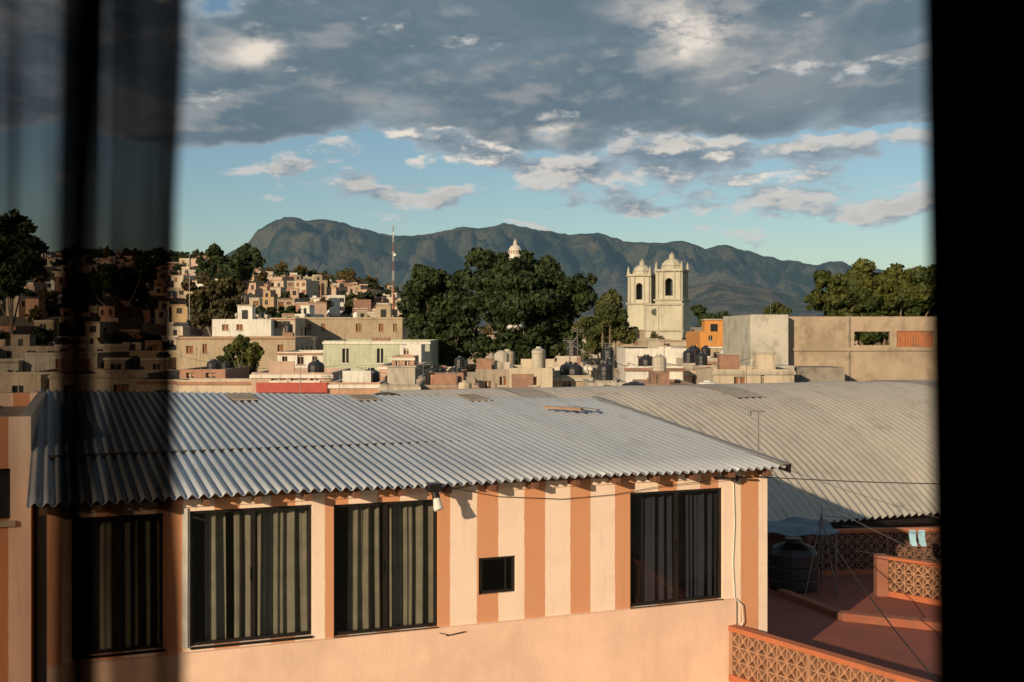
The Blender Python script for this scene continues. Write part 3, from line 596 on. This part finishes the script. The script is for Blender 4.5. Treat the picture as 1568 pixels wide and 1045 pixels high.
# windows
ALU=flat('dark_aluminium',(.035,.03,.028),.35,.5); WFR=flat('white_frame',(.7,.68,.62),.5)
def curtain_mesh(name,x0,x1,y,z0,z1,mat,seed,per=.16,amp=.045):
    r=random.Random(seed); vs=[];fs=[]; n=int((x1-x0)/.01); phs=r.uniform(0,6)
    for i in range(n+1):
        x=x0+(x1-x0)*i/n
        w0=noise.noise(Vector((x*1.7,seed,0)))*5.0
        am=amp*(.35+1.3*abs(noise.noise(Vector((x*2.2,seed*3.1,7)))*2))
        for j in range(9):
            t=j/8; yy=y+am*(.8+.3*t)*math.sin(2*math.pi*x/per+phs+w0+.25*t*noise.noise(Vector((x*2,seed,3))))+amp*.35*math.sin(2*math.pi*x/(per*.43)+w0)+.006*math.sin(x*61+seed)
            vs.append((x+.006*math.sin(3*t+x*5),yy,z0+(z1-z0)*(1-t)))
    for i in range(n):
        for j in range(8): a=i*9+j; fs.append((a,a+9,a+10,a+1))
    me=bpy.data.meshes.new(name); me.from_pydata(vs,[],fs); me.materials.append(mat); me.polygons.foreach_set('use_smooth',[True]*len(fs))
    o=bpy.data.objects.new(name,me); scene.collection.objects.link(o); o.parent=H_
OLIVE=flat('olive_curtain_fabric',(.20,.19,.15),.9); NAVY=flat('navy_curtain_fabric',(.018,.022,.036),.9)
fr=MB(); gl=MB()
for i,(a,b_,c_,d) in enumerate(holes):
    x0,x1,z0,z1=XL+a,XL+b_,ZB+c_,ZB+d; f=.045
    fr.box(x0,x0+f,.05,.11,z0,z1);fr.box(x1-f,x1,.05,.11,z0,z1);fr.box(x0+f,x1-f,.05,.11,z0,z0+f);fr.box(x0+f,x1-f,.05,.11,z1-f,z1)
    if i==2:
        gl.quad((x0+f,.08,z0+f),(x1-f,.08,z0+f),(x1-f,.08,z1-f),(x0+f,.08,z1-f)); fr.box(x1-.16,x1-.14,.06,.1,z0+f,z1-f); continue
    xm=(x0+x1)/2+(.02 if i!=1 else .0)
    fr.box(xm-.03,xm+.03,.055,.115,z0+f,z1-f); fr.box(xm+.05,xm+.065,.09,.13,z0+f,z1-f)
    gl.quad((x0+f,.075,z0+f),(xm-.03,.075,z0+f),(xm-.03,.075,z1-f),(x0+f,.075,z1-f)); gl.quad((xm+.03,.1,z0+f),(x1-f,.1,z0+f),(x1-f,.1,z1-f),(xm+.03,.1,z1-f))
    fr.box(x0-.0,x1,-.03,.045,z0-.035,z0-.002)
    fr.box(xm-.045,xm-.035,.03,.05,(z0+z1)/2-.1,(z0+z1)/2+.1)
fr.obj('window_frames',[ALU],parent=H_); gl.obj('window_panes',[GLASS],parent=H_)
x0=wp(279,900)[0]; wf=MB(); z0=ZB+holes[0][2]; z1=ZB+holes[0][3]; wf.box(x0,x0+.07,-.03,-.003,z0,z1+.05); wf.obj('white_window_trim',[WFR],parent=H_)
def cur(p0,p1,hi,mat,seed,**k):
    a=wp(p0,800)[0];b_=wp(p1,800)[0]; curtain_mesh('window_curtain',a,b_,.26,ZB+holes[hi][2]-.05,ZB+holes[hi][3]+.1,mat,seed,**k)
cur(362,484,0,OLIVE,3,per=.21); cur(318,350,0,OLIVE,5,per=.22); cur(540,588,1,OLIVE,7,per=.19); cur(596,676,1,OLIVE,9,per=.22); cur(978,1110,3,NAVY,12,per=.2); cur(100,250,4,OLIVE,14,per=.22)
# roof
RL=toL(P(40,597,27.4)); RR=toL(P(905,612,26.5))
def roofmat(name,c1,c2,c3,sw=.82,st=.6):
    m,nt,b=newmat(name); tc=nd(nt,'ShaderNodeTexCoord').outputs['Object']; sp=nd(nt,'ShaderNodeSeparateXYZ'); nt.links.new(tc,sp.inputs[0])
    cell=mth(nt,'FLOOR',mth(nt,'DIVIDE',sp.outputs[0],sw))
    cb=nd(nt,'ShaderNodeCombineXYZ'); nt.links.new(cell,cb.inputs[0])
    wn=nd(nt,'ShaderNodeTexWhiteNoise'); nt.links.new(cb.outputs[0],wn.inputs[0])
    n=ntex(nt,tc,1.1,6,.7); n2=ntex(nt,tc,2,5,.7,(4,.3,1))
    c=mixc(nt,wn.outputs[0],c1,c2); c=mixc(nt,rmp(nt,n,.50,.72,0,st),c,c3); c=mixc(nt,rmp(nt,n2,.50,.8,0,st),c,(.17,.155,.145))
    nt.links.new(c,b.inputs['Base Color']); b.inputs['Metallic'].default_value=.3; b.inputs['Roughness'].default_value=.42
    return m
RM1=roofmat('galvanised_corrugated_sheet',(.44,.47,.51),(.38,.41,.45),(.33,.32,.32),.82,.45)
PW=.155; AW=.03; ts=[0,.12,.25,.37,.5,.62,.75,.88,1.]
vs=[];fs=[]; xl=XL-.25; xr=.12; n=int((xr-xl)/PW*10); m_=len(ts)+3
for i in range(n+1):
    x=xl+(xr-xl)*i/n; wv=AW*math.cos(2*math.pi*x/PW)
    f=(x-RL.x)/(RR.x-RL.x); yr=RL.y+(RR.y-RL.y)*f; zr=RL.z+(RR.z-RL.z)*f; x_sag=.012*math.sin(x*1.3)
    for t in ts:
        yy=-.38+(yr+.38)*t; zz_=-2.31+(zr+2.31)*t+.05*4*t*(1-t)*.7+.006*noise.noise(Vector((x*1.2,t*4,0)))
        if t==0: yy+= -.03*noise.noise(Vector((math.floor(x/.82)*3.3,0,0)))
        vs.append((x,yy,zz_+wv+x_sag*(1-t)))
    for e in(.6,1.5,3.): vs.append((x,yr+e,zr-.12*e*e*.4-.05*e+wv*.6))
for i in range(n):
    for j in range(m_-1): a=i*m_+j; fs.append((a,a+m_,a+m_+1,a+1))
me=bpy.data.meshes.new('corrugated_roof'); me.from_pydata(vs,[],fs); me.materials.append(RM1); me.polygons.foreach_set('use_smooth',[True]*len(fs))
o=bpy.data.objects.new('corrugated_roof',me); scene.collection.objects.link(o); o.parent=H_
sd=o.modifiers.new('s','SOLIDIFY'); sd.thickness=.006
mb=MB(); RUST=plaster('rust_tan_patch',(.36,.29,.22),.4); 
zE=-2.31
mb.beam((.10,-.4,zE+.05),(RR.x+.1-.02+ .02,RR.y,RR.z+.06),.14,.03,0)
mb.beam((.19,-.4,zE-.03),(.19+RR.x-.0,RR.y,RR.z-.04),.03,.16,1)
x=XL-.1
wd=flat('rafter_timber',(.16,.07,.04),.8)
i=0
while x<0:
    mb.box(x,x+.08,-.33,-.003,-2.46,-2.37,2); mb.box(x+.01,x+.07,0.01,6.8,-2.45,-2.38,2); x+=.71; i+=1
mb.box(XL-.1,.1,-.20,-.14,-2.368,-2.343,2)
mb.box(XL,0,-.03,-.003,-2.50,-2.40,3)
mb.obj('eave_and_flashing',[flat('flashing_metal',(.33,.31,.3),.5,.3),ALU,wd,sm],parent=H_)
def roofz(x,y):
    f=(x-RL.x)/(RR.x-RL.x); yr=RL.y+(RR.y-RL.y)*f; zr=RL.z+(RR.z-RL.z)*f; t=(y+.38)/(yr+.38); return -2.31+(zr+2.31)*t+.14*t*(1-t)+.05
def rpt(px,py):
    best=None
    for xi in np.linspace(XL,0.1,90):
        for yi in np.linspace(-.3,9,60):
            v=toW((xi,yi,roofz(xi,yi))); a=CXP+v.x/v.y*F; b_=HZ-(v.z-EYE)/v.y*F; e=(a-px)**2+(b_-py)**2
            if best is None or e<best[0]: best=(e,xi,yi)
    return best[1],best[2]
mb=MB()
for px,py,lx,ly,mi in((356,612,.55,1.2,1),(548,612,.5,.9,1),(722,612,.5,1.0,1)):
    xx,yy=rpt(px,py); a=roofz(xx,yy); b2=roofz(xx,yy+ly)
    mb.obox((xx,yy,a-.02),(lx,0,0),(0,ly,b2-a),(0,0,.02),mi)
xx,yy=rpt(835,628); mb.beam((xx,yy,roofz(xx,yy)+.04),(xx+.55,yy-.7,roofz(xx,yy)+.02),.12,.05,0); mb.beam((xx+.5,yy-.1,roofz(xx,yy)+.05),(xx+.9,yy-.75,roofz(xx,yy)+.0),.14,.03,2)
mb.obj('roof_patches_and_boards',[flat('old_board',(.32,.2,.13),.8),RUST,flat('grey_offcut',(.3,.29,.28),.7)],parent=H_)
# flood lamp, conduit, cables
mb=MB(); lx,lz=wp(652,745); by=-.42
mb.box(lx-.1,lx+.1,-.5,-.3,lz-.02,lz+.1,0); mb.cyl((lx,by,lz),(lx+.02,by-.05,lz-.12),.055,.06,12,0); mb.cyl((lx+.02,by-.05,lz-.12),(lx+.035,by-.09,lz-.27),.05,.075,14,1); mb.cyl((lx+.035,by-.09,lz-.27),(lx+.04,by-.1,lz-.29),.075,.06,14,1)
mb.beam((lx,-.36,lz+.05),(lx+.05,-.02,lz+.05),.04,.03,0)
mb.obj('flood_lamp',[ALU,WTR],parent=H_)
def curve(name,pts,r,mat,parent=None):
    c=bpy.data.curves.new(name,'CURVE'); c.dimensions='3D'; c.bevel_depth=r; c.bevel_resolution=1; s_=c.splines.new('POLY'); s_.points.add(len(pts)-1)
    for i,p in enumerate(pts): s_.points[i].co=(*p,1)
    c.materials.append(mat); o=bpy.data.objects.new(name,c); scene.collection.objects.link(o)
    if parent: o.parent=parent
    return o
def sagc(name,a,b_,sag,r,mat,parent=None,n=24):
    a=Vector(a);b_=Vector(b_); return curve(name,[a.lerp(b_,i/n)-Vector((0,0,sag*4*(i/n)*(1-i/n))) for i in range(n+1)],r,mat,parent)
CAB=flat('black_cable',(.02,.02,.02),.6); GREYC=flat('grey_cable',(.25,.24,.22),.6)
def wl(px,py,y=-.02): a,b_=wp(px,py); return (a,y,b_)
curve('conduit_pipe',[wl(1122,735),wl(1124,800),wl(1121,860),wl(1124,915),wl(1132,925,-.08),wl(1134,950,-.08),wl(1128,962,-.08)],.011,WTR,H_)
mb=MB(); a=wl(1119,732,-.12); mb.lathe((a[0],a[1],a[2]-.06),[(.03,0),(.07,.02),(.07,.1),(.03,.12)],10,0); mb.beam((a[0]-.35,-.03,a[2]+.02),(a[0]+.3,-.2,a[2]+.02),.03,.03,0); mb.obj('cable_insulator',[ALU],parent=H_)
curve('eave_cable',[wl(660,738,-.3),wl(700,748,-.1),wl(760,760,-.04),wl(860,764,-.04),wl(940,757,-.04),wl(1010,744,-.06),wl(1110,732,-.1)],.005,CAB,H_)
curve('lamp_cable',[wl(655,742,-.35),wl(675,752,-.2),wl(690,748,-.1),wl(745,738,-.1)],.006,CAB,H_)
a,b_=wp(671,968); curve('ledge_wire',[(a,-.07,b_),(a+.15,-.09,b_-.04),(a+.4,-.09,b_-.01),(a+.1,-.08,b_-.05)],.007,CAB,H_)
# ------------------------------------------------------------ barrel roof hall
B=empty('barrel_roof_hall',M)
E=toL(P(1210,806,28.5)); R=15.4; rise=2.95; half=9.0; th0=math.asin(half/R)
RM2=roofmat('weathered_corrugated_sheet',(.48,.44,.385),(.40,.375,.345),(.31,.265,.22),1.0,.6)
vs=[];fs=[]; xl=E.x-7.5; xr=E.x+26; pw=.23; n=int((xr-xl)/pw*8); na=34
for i in range(n+1):
    x=xl+(xr-xl)*i/n; wv=.055*math.cos(2*math.pi*x/pw)
    for j in range(na+1):
        th=-th0+2*th0*j/na; rr=R+wv+.03*noise.noise(Vector((x*.4,th*6,3))); vs.append((x,E.y+half+rr*math.sin(th),E.z+rise-R+rr*math.cos(th)))
for i in range(n):
    for j in range(na): a=i*(na+1)+j; fs.append((a,a+na+1,a+na+2,a+1))
me=bpy.data.meshes.new('barrel_roof'); me.from_pydata(vs,[],fs); me.materials.append(RM2); me.polygons.foreach_set('use_smooth',[True]*len(fs))
o=bpy.data.objects.new('barrel_roof',me); scene.collection.objects.link(o); o.parent=B
mb=MB()
mb.box(xl+.2,xr,E.y+.4,E.y+17.6,-9.9,E.z+.05,0)
for k_,(xx,wd2,j0) in enumerate(((E.x-4.2,1.0,6),(E.x+2.4,1.05,12),(E.x+10.5,1.0,9))):
    q=[]
    for j in range(na+1):
        th=-th0+2*th0*j/na; rr=R+.065; q.append((E.y+half+rr*math.sin(th),E.z+rise-R+rr*math.cos(th)))
    for j in range(j0,na): mb.quad((xx,*q[j]),(xx+wd2,*q[j]),(xx+wd2,*q[j+1]),(xx,*q[j+1]),1)
mb.box(xl,xr,E.y-.05,E.y+.05,E.z-.16,E.z-.03,2)
mb.obj('hall_walls_and_panels',[plaster('dark_brick_wall',(.2,.09,.06),.5),plaster('tan_panel',(.40,.35,.29),.5),ALU],parent=B)
p=P(1161,712,20.6); mb=MB(); tp=P(1161,630,20.6); mb.cyl(p-Vector((0,0,.3)),tp,.018,.014,6,0); mb.beam(tp+Vector((-.15,0,0)),tp+Vector((.12,0,0)),.02,.02,0); mb.beam(p+Vector((0,0,.1)),p+Vector((.25,0,-.2)),.02,.02,0)
mb.cyl(tp+Vector((-.15,0,0)),tp+Vector((-.15,0,-.08)),.03,.03,8,0); mb.obj('antenna_pole',[METAL])
# ------------------------------------------------------------ terrace
ZF=EYE-5.9
RFL=plaster('red_terrace_coating',(.25,.07,.043),.5,(.10,.05,.045),1.5)
mb=MB(); mb.obox((*toW((.003,-7,0)).xy,ZF-.2),(cA*22,sA*22,0),(-sA*13.6,cA*13.6,0),(0,0,.2),0)
mb.obox((*toW((.003,-7,0)).xy,0),(cA*22,sA*22,0),(-sA*13.6,cA*13.6,0),(0,0,ZF-.204),1)
mb.obj('terrace',[RFL,PEACH])
LAT=plaster('lattice_block',(.40,.21,.12),.5,(.18,.10,.07),2.); CAP=plaster('red_cap',(.46,.14,.06),.3,(.2,.1,.07),2.)
def lattice(name,p,q,zb,zt,cell=.28,cap=CAP,lat=LAT,base=.12,bw=.05):
    mb=MB(); p=Vector((*p,0)); q=Vector((*q,0)); d=q-p; L_=d.length; u=d/L_; nn=Vector((-u.y,u.x,0)); k=Vector((0,0,1)); th=.11
    mb.obox(p-nn*.09+k*(zt-.08),d,nn*.18,k*.08,1); mb.obox(p-nn*.08+k*zb,d,nn*.16,k*base,1)
    z0=zb+base; z1=zt-.08; nr=max(1,round((z1-z0)/cell)); ch=(z1-z0)/nr; nc=max(1,round(L_/cell)); cwid=L_/nc
    for i in range(nc):
        if i%8==0: mb.obox(p+u*(i*cwid)-nn*.07+k*z0,u*.08,nn*.14,k*(z1-z0),0)
        for j in range(nr):
            o=p+u*(i*cwid)+k*(z0+j*ch); A=o; B_=o+u*cwid+k*ch; C_=o+k*ch; D=o+u*cwid
            for s_,(e,f) in enumerate(((A,B_),(C_,D))):
                w2=k*bw; off=.002*s_; mb.obox(e-nn*(th/2+off)-w2/2,f-e,nn*(th+2*off),w2,0)
            cc=(A+B_)/2; g_=cell*.2; mb.obox(cc-u*g_-nn*(th/2+.006),u*g_-k*g_,nn*(th+.012),u*g_+k*g_,0)
        mb.obox(p+u*(i*cwid)-nn*(th/2+.003)+k*z0,u*.022,nn*(th+.006),k*(z1-z0),0)
    for j in range(1,nr): mb.obox(p-nn*(th/2+.004)+k*(z0+j*ch-.01),d,nn*(th+.008),k*.02,0)
    return mb.obj(name,[lat,cap])
lattice('lattice_parapet',(3.70,19.62),(8.2,13.05),ZF-.0,EYE-4.97+0.0,.21,bw=.036)
a=P(1358,915,25.9);b2=P(1475,915,24.6); lattice('lattice_wall',(a.x,a.y),(b2.x,b2.y),ZF,Z(851,25.9),.21,bw=.036)
mb=MB(); mb.obox((a.x-.25,a.y-.1,ZF),(.24,-.03,0),(.02,.3,0),(0,0,Z(850,25.9)-ZF),0); mb.obj('lattice_wall_pillar',[plaster('dark_red_plaster',(.3,.12,.075),.5)])
a=P(1235,880,28.0);b2=P(1530,880,28.6); lattice('lattice_wall',(a.x,a.y),(b2.x,b2.y),ZF,Z(812,28.),.24,bw=.04,lat=plaster('shaded_lattice_block',(.24,.12,.075),.5))  # back wall: darker copy of the lattice colour, shade painted in
mb=MB(); a=P(1290,945,23.6);b2=P(1480,965,22.6); mb.obox((a.x,a.y,ZF),(b2.x-a.x,b2.y-a.y,0),(.1,.25,0),(0,0,.16),0); mb.obox((P(1290,945,23.6).x+.01,23.6,ZF),(.2,.05,0),(-.8,2.3,0),(0,0,.13),0); mb.obj('terrace_kerb',[plaster('kerb_red',(.32,.10,.055),.5)])
# water tank + tarp
TB=flat('blue_tarp',(.09,.14,.19),.6); c0=P(1215,885,26.6); c0.z=ZF
mb=MB(); mb.lathe(c0,tankprof(.55,1.15),20,0); mb.obj('water_tank',[BLACK],smooth=False)
vs=[];fs=[]; a=P(1180,818,26.2)
for i in range(13):
    for j in range(7): vs.append((a.x-.2+i*.14,a.y-.3+j*.22,a.z+.05+.03*math.sin(i*1.1)+.03*math.cos(j*1.4+i*.5)+.02*j))
for i in range(12):
    for j in range(6): q=i*7+j; fs.append((q,q+7,q+8,q+1))
me=bpy.data.meshes.new('tarp_canopy'); me.from_pydata(vs,[],fs); me.materials.append(TB); o=bpy.data.objects.new('tarp_canopy',me); scene.collection.objects.link(o); o.modifiers.new('s','SOLIDIFY').thickness=.02
mb=MB()
for dx,dy in((-.15,-.25),(1.4,-.25),(1.4,.95),(-.15,.95)): mb.cyl((a.x+dx,a.y+dy,ZF),(a.x+dx,a.y+dy,a.z+.05),.025,.025,6)
mb.obj('tarp_posts',[METAL],parent=o)
mb=MB(); tpp=P(1258,785,25.6)
for dx,dy in((-.4,-.1),(.35,0),(0,.4)): mb.cyl((tpp.x+dx,tpp.y+dy,ZF),tpp,.014,.012,5)
mb.cyl(tpp-Vector((0,0,.3)),tpp+Vector((0,0,.15)),.014,.01,5); mb.beam(tpp+Vector((-.3,0,-.25)),tpp+Vector((.35,0,-.2)),.02,.02); mb.obj('antenna_tripod',[METAL])
# laundry
LB=flat('light_blue_cloth',(.35,.6,.75),.9)
ca=P(1290,806,26.8);cb=P(1470,808,25.8); sagc('clothes_line',ca,cb,.03,.006,GREYC)
for px in(1397,1411):
    p=P(px,812,26.15); mb=MB(); 
    prof=[(0,-.07,.07),(-.12,-.075,.075),(-.22,-.06,.075),(-.30,-.05,.10),(-.36,0.,.11)]
    for i in range(len(prof)-1):
        z0,a0,a1=prof[i]; z1,c0_,c1=prof[i+1]
        for yy in(-.015,.015): mb.quad((p.x+a0,p.y+yy,p.z+z0),(p.x+a1,p.y+yy,p.z+z0),(p.x+c1,p.y+yy*1.3,p.z+z1),(p.x+c0_,p.y+yy*1.3,p.z+z1))
        mb.quad((p.x+a0,p.y-.015,p.z+z0),(p.x+a0,p.y+.015,p.z+z0),(p.x+c0_,p.y+.02,p.z+z1),(p.x+c0_,p.y-.02,p.z+z1)); mb.quad((p.x+a1,p.y-.015,p.z+z0),(p.x+a1,p.y+.015,p.z+z0),(p.x+c1,p.y+.02,p.z+z1),(p.x+c1,p.y-.02,p.z+z1))
    mb.obj('hanging_sock',[LB])
# overhead cables
sagc('overhead_cable',P(1122,728,19.8),P(1600,742,21),.05,.009,CAB)
sagc('overhead_cable',P(1187,712,20),P(1600,830,22),.12,.006,GREYC)
sagc('overhead_cable',P(1180,725,20.2),P(1470,870,24),.1,.006,GREYC)
sagc('overhead_cable',P(1255,800,25.6),P(1475,1090,15),.15,.012,CAB)
sagc('overhead_cable',P(1235,830,25.8),P(1500,862,23),.08,.007,CAB)
sagc('overhead_cable',P(1260,790,25.7),P(1500,800,27),.05,.006,CAB)
# neighbour at far left
nb=house('neighbour_house',X(-140,19),X(40,19),19,8,0,Z(640,19),sm,[(1.0,1.6,Z(800,19),Z(720,19))],rot=.35,par=.3,seed=900,side=False)
# poles and antennas among roofs
mb=MB()
for px,yb,yt,Y in((884,560,505,66),(893,560,512,66),(872,560,522,66),(700,590,560,55),(648,590,555,58),(1017,560,520,80),(520,600,575,52),(460,600,560,58),(940,575,535,68),(560,590,560,60),(1112,560,525,80),(1180,470,455,150),(290,470,390,200),(1143,600,556,58)):
    p=P(px,yb+20,Y);q=P(px,yt,Y); mb.cyl(p,q,.022*Y/60,.016*Y/60,5)
    for j in range(random.choice([0,2,4])): zz2=q.z-.12*j; mb.beam((q.x-.4+.05*j,q.y,zz2),(q.x+.4-.05*j,q.y,zz2),.018,.018)
mb.beam(P(868,522,66),P(900,545,66),.04,.04); mb.beam(P(884,515,66),P(868,535,66),.04,.04)
mb.obj('rooftop_antennas',[METAL])
for i,(a,b_) in enumerate(((P(275,545,80),P(520,560,70)),(P(640,560,60),P(760,548,60)),(P(960,556,62),P(1150,548,66)),(P(545,562,60),P(730,556,58)))): sagc('utility_cable',a,b_,.5,.012,CAB)
# ------------------------------------------------------------ viewer's room: window wall, curtain
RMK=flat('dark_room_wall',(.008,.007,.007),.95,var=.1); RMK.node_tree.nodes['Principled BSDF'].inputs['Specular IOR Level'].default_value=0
mb=MB(); e=EYE
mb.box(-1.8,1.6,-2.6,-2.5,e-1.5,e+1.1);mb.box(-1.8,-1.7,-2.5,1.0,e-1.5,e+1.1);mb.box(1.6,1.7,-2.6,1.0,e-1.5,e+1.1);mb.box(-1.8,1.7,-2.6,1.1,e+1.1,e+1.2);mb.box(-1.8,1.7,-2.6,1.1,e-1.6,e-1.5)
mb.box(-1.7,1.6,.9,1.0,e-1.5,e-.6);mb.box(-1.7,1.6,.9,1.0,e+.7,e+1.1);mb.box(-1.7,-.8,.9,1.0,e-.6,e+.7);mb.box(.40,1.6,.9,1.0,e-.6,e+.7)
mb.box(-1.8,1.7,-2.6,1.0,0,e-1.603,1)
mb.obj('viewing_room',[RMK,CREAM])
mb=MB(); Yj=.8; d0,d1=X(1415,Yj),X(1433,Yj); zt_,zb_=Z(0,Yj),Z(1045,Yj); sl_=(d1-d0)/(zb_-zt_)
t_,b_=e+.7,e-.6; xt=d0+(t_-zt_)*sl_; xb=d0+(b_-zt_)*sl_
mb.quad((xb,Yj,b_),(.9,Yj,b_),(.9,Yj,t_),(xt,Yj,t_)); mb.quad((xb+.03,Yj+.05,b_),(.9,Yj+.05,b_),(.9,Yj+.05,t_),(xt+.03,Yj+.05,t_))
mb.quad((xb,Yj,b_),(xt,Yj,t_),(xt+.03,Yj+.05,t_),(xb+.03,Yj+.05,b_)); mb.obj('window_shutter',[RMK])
cm,nt,b=newmat('dark_sheer_fabric'); tcn=nd(nt,'ShaderNodeTexCoord').outputs['Object']
b.inputs['Base Color'].default_value=(.012,.011,.012,1); b.inputs['Roughness'].default_value=1; b.inputs['Specular IOR Level'].default_value=0
tr=nd(nt,'ShaderNodeBsdfTransparent'); tr.inputs[0].default_value=(1,.93,.9,1); nz=ntex(nt,tcn,6,2,.5,(6,6,1)); mx=nd(nt,'ShaderNodeMixShader'); nt.links.new(rmp(nt,nz,.3,.7,.66,.80),mx.inputs[0])
nt.links.new(tr.outputs[0],mx.inputs[1]);nt.links.new(b.outputs[0],mx.inputs[2]);nt.links.new(mx.outputs[0],nt.nodes['Material Output'].inputs[0])
path=[(-560,-560,-560,.84),(44,42,34,.80),(22,24,16,.82),(170,155,152,.80),(96,74,78,.83),(150,122,142,.84),(88,68,74,.86),(278,272,272,.80),(264,260,258,.81),(281,275,275,.82),(150,140,150,.85)]
pts=[]
for i in range(len(path)-1):
    a,b2=path[i],path[i+1]; n=max(4,int(abs(b2[1]-a[1])/8))
    for j in range(n):
        f=j/n
        pts.append([a[q]+(b2[q]-a[q])*(f) for q in range(4)])
pts.append(list(path[-1]))
vs=[];fs=[]; nz_=30; e0,e1=e+.75,e-.9
for k_,p in enumerate(pts):
    for j in range(nz_+1):
        z_=e0+(e1-e0)*j/nz_; v=(HZ+(EYE-z_)/.82*F)/1045
        px=np.interp(v,[-.6,0,.5,1,2],[p[0]+12,p[0],p[1],p[2],p[2]-6])+4*math.sin(v*5+k_*.35)+5*noise.noise(Vector((v*3,k_*.1,0)))
        yy=p[3]+.012*math.sin(px*.11+v*1.5)
        vs.append((X(px,.82),yy,z_))
for i in range(len(pts)-1):
    for j in range(nz_): a=i*(nz_+1)+j; fs.append((a,a+nz_+1,a+nz_+2,a+1))
me=bpy.data.meshes.new('sheer_curtain'); me.from_pydata(vs,[],fs); me.materials.append(cm); me.polygons.foreach_set('use_smooth',[True]*len(fs))
scene.collection.objects.link(bpy.data.objects.new('sheer_curtain',me))
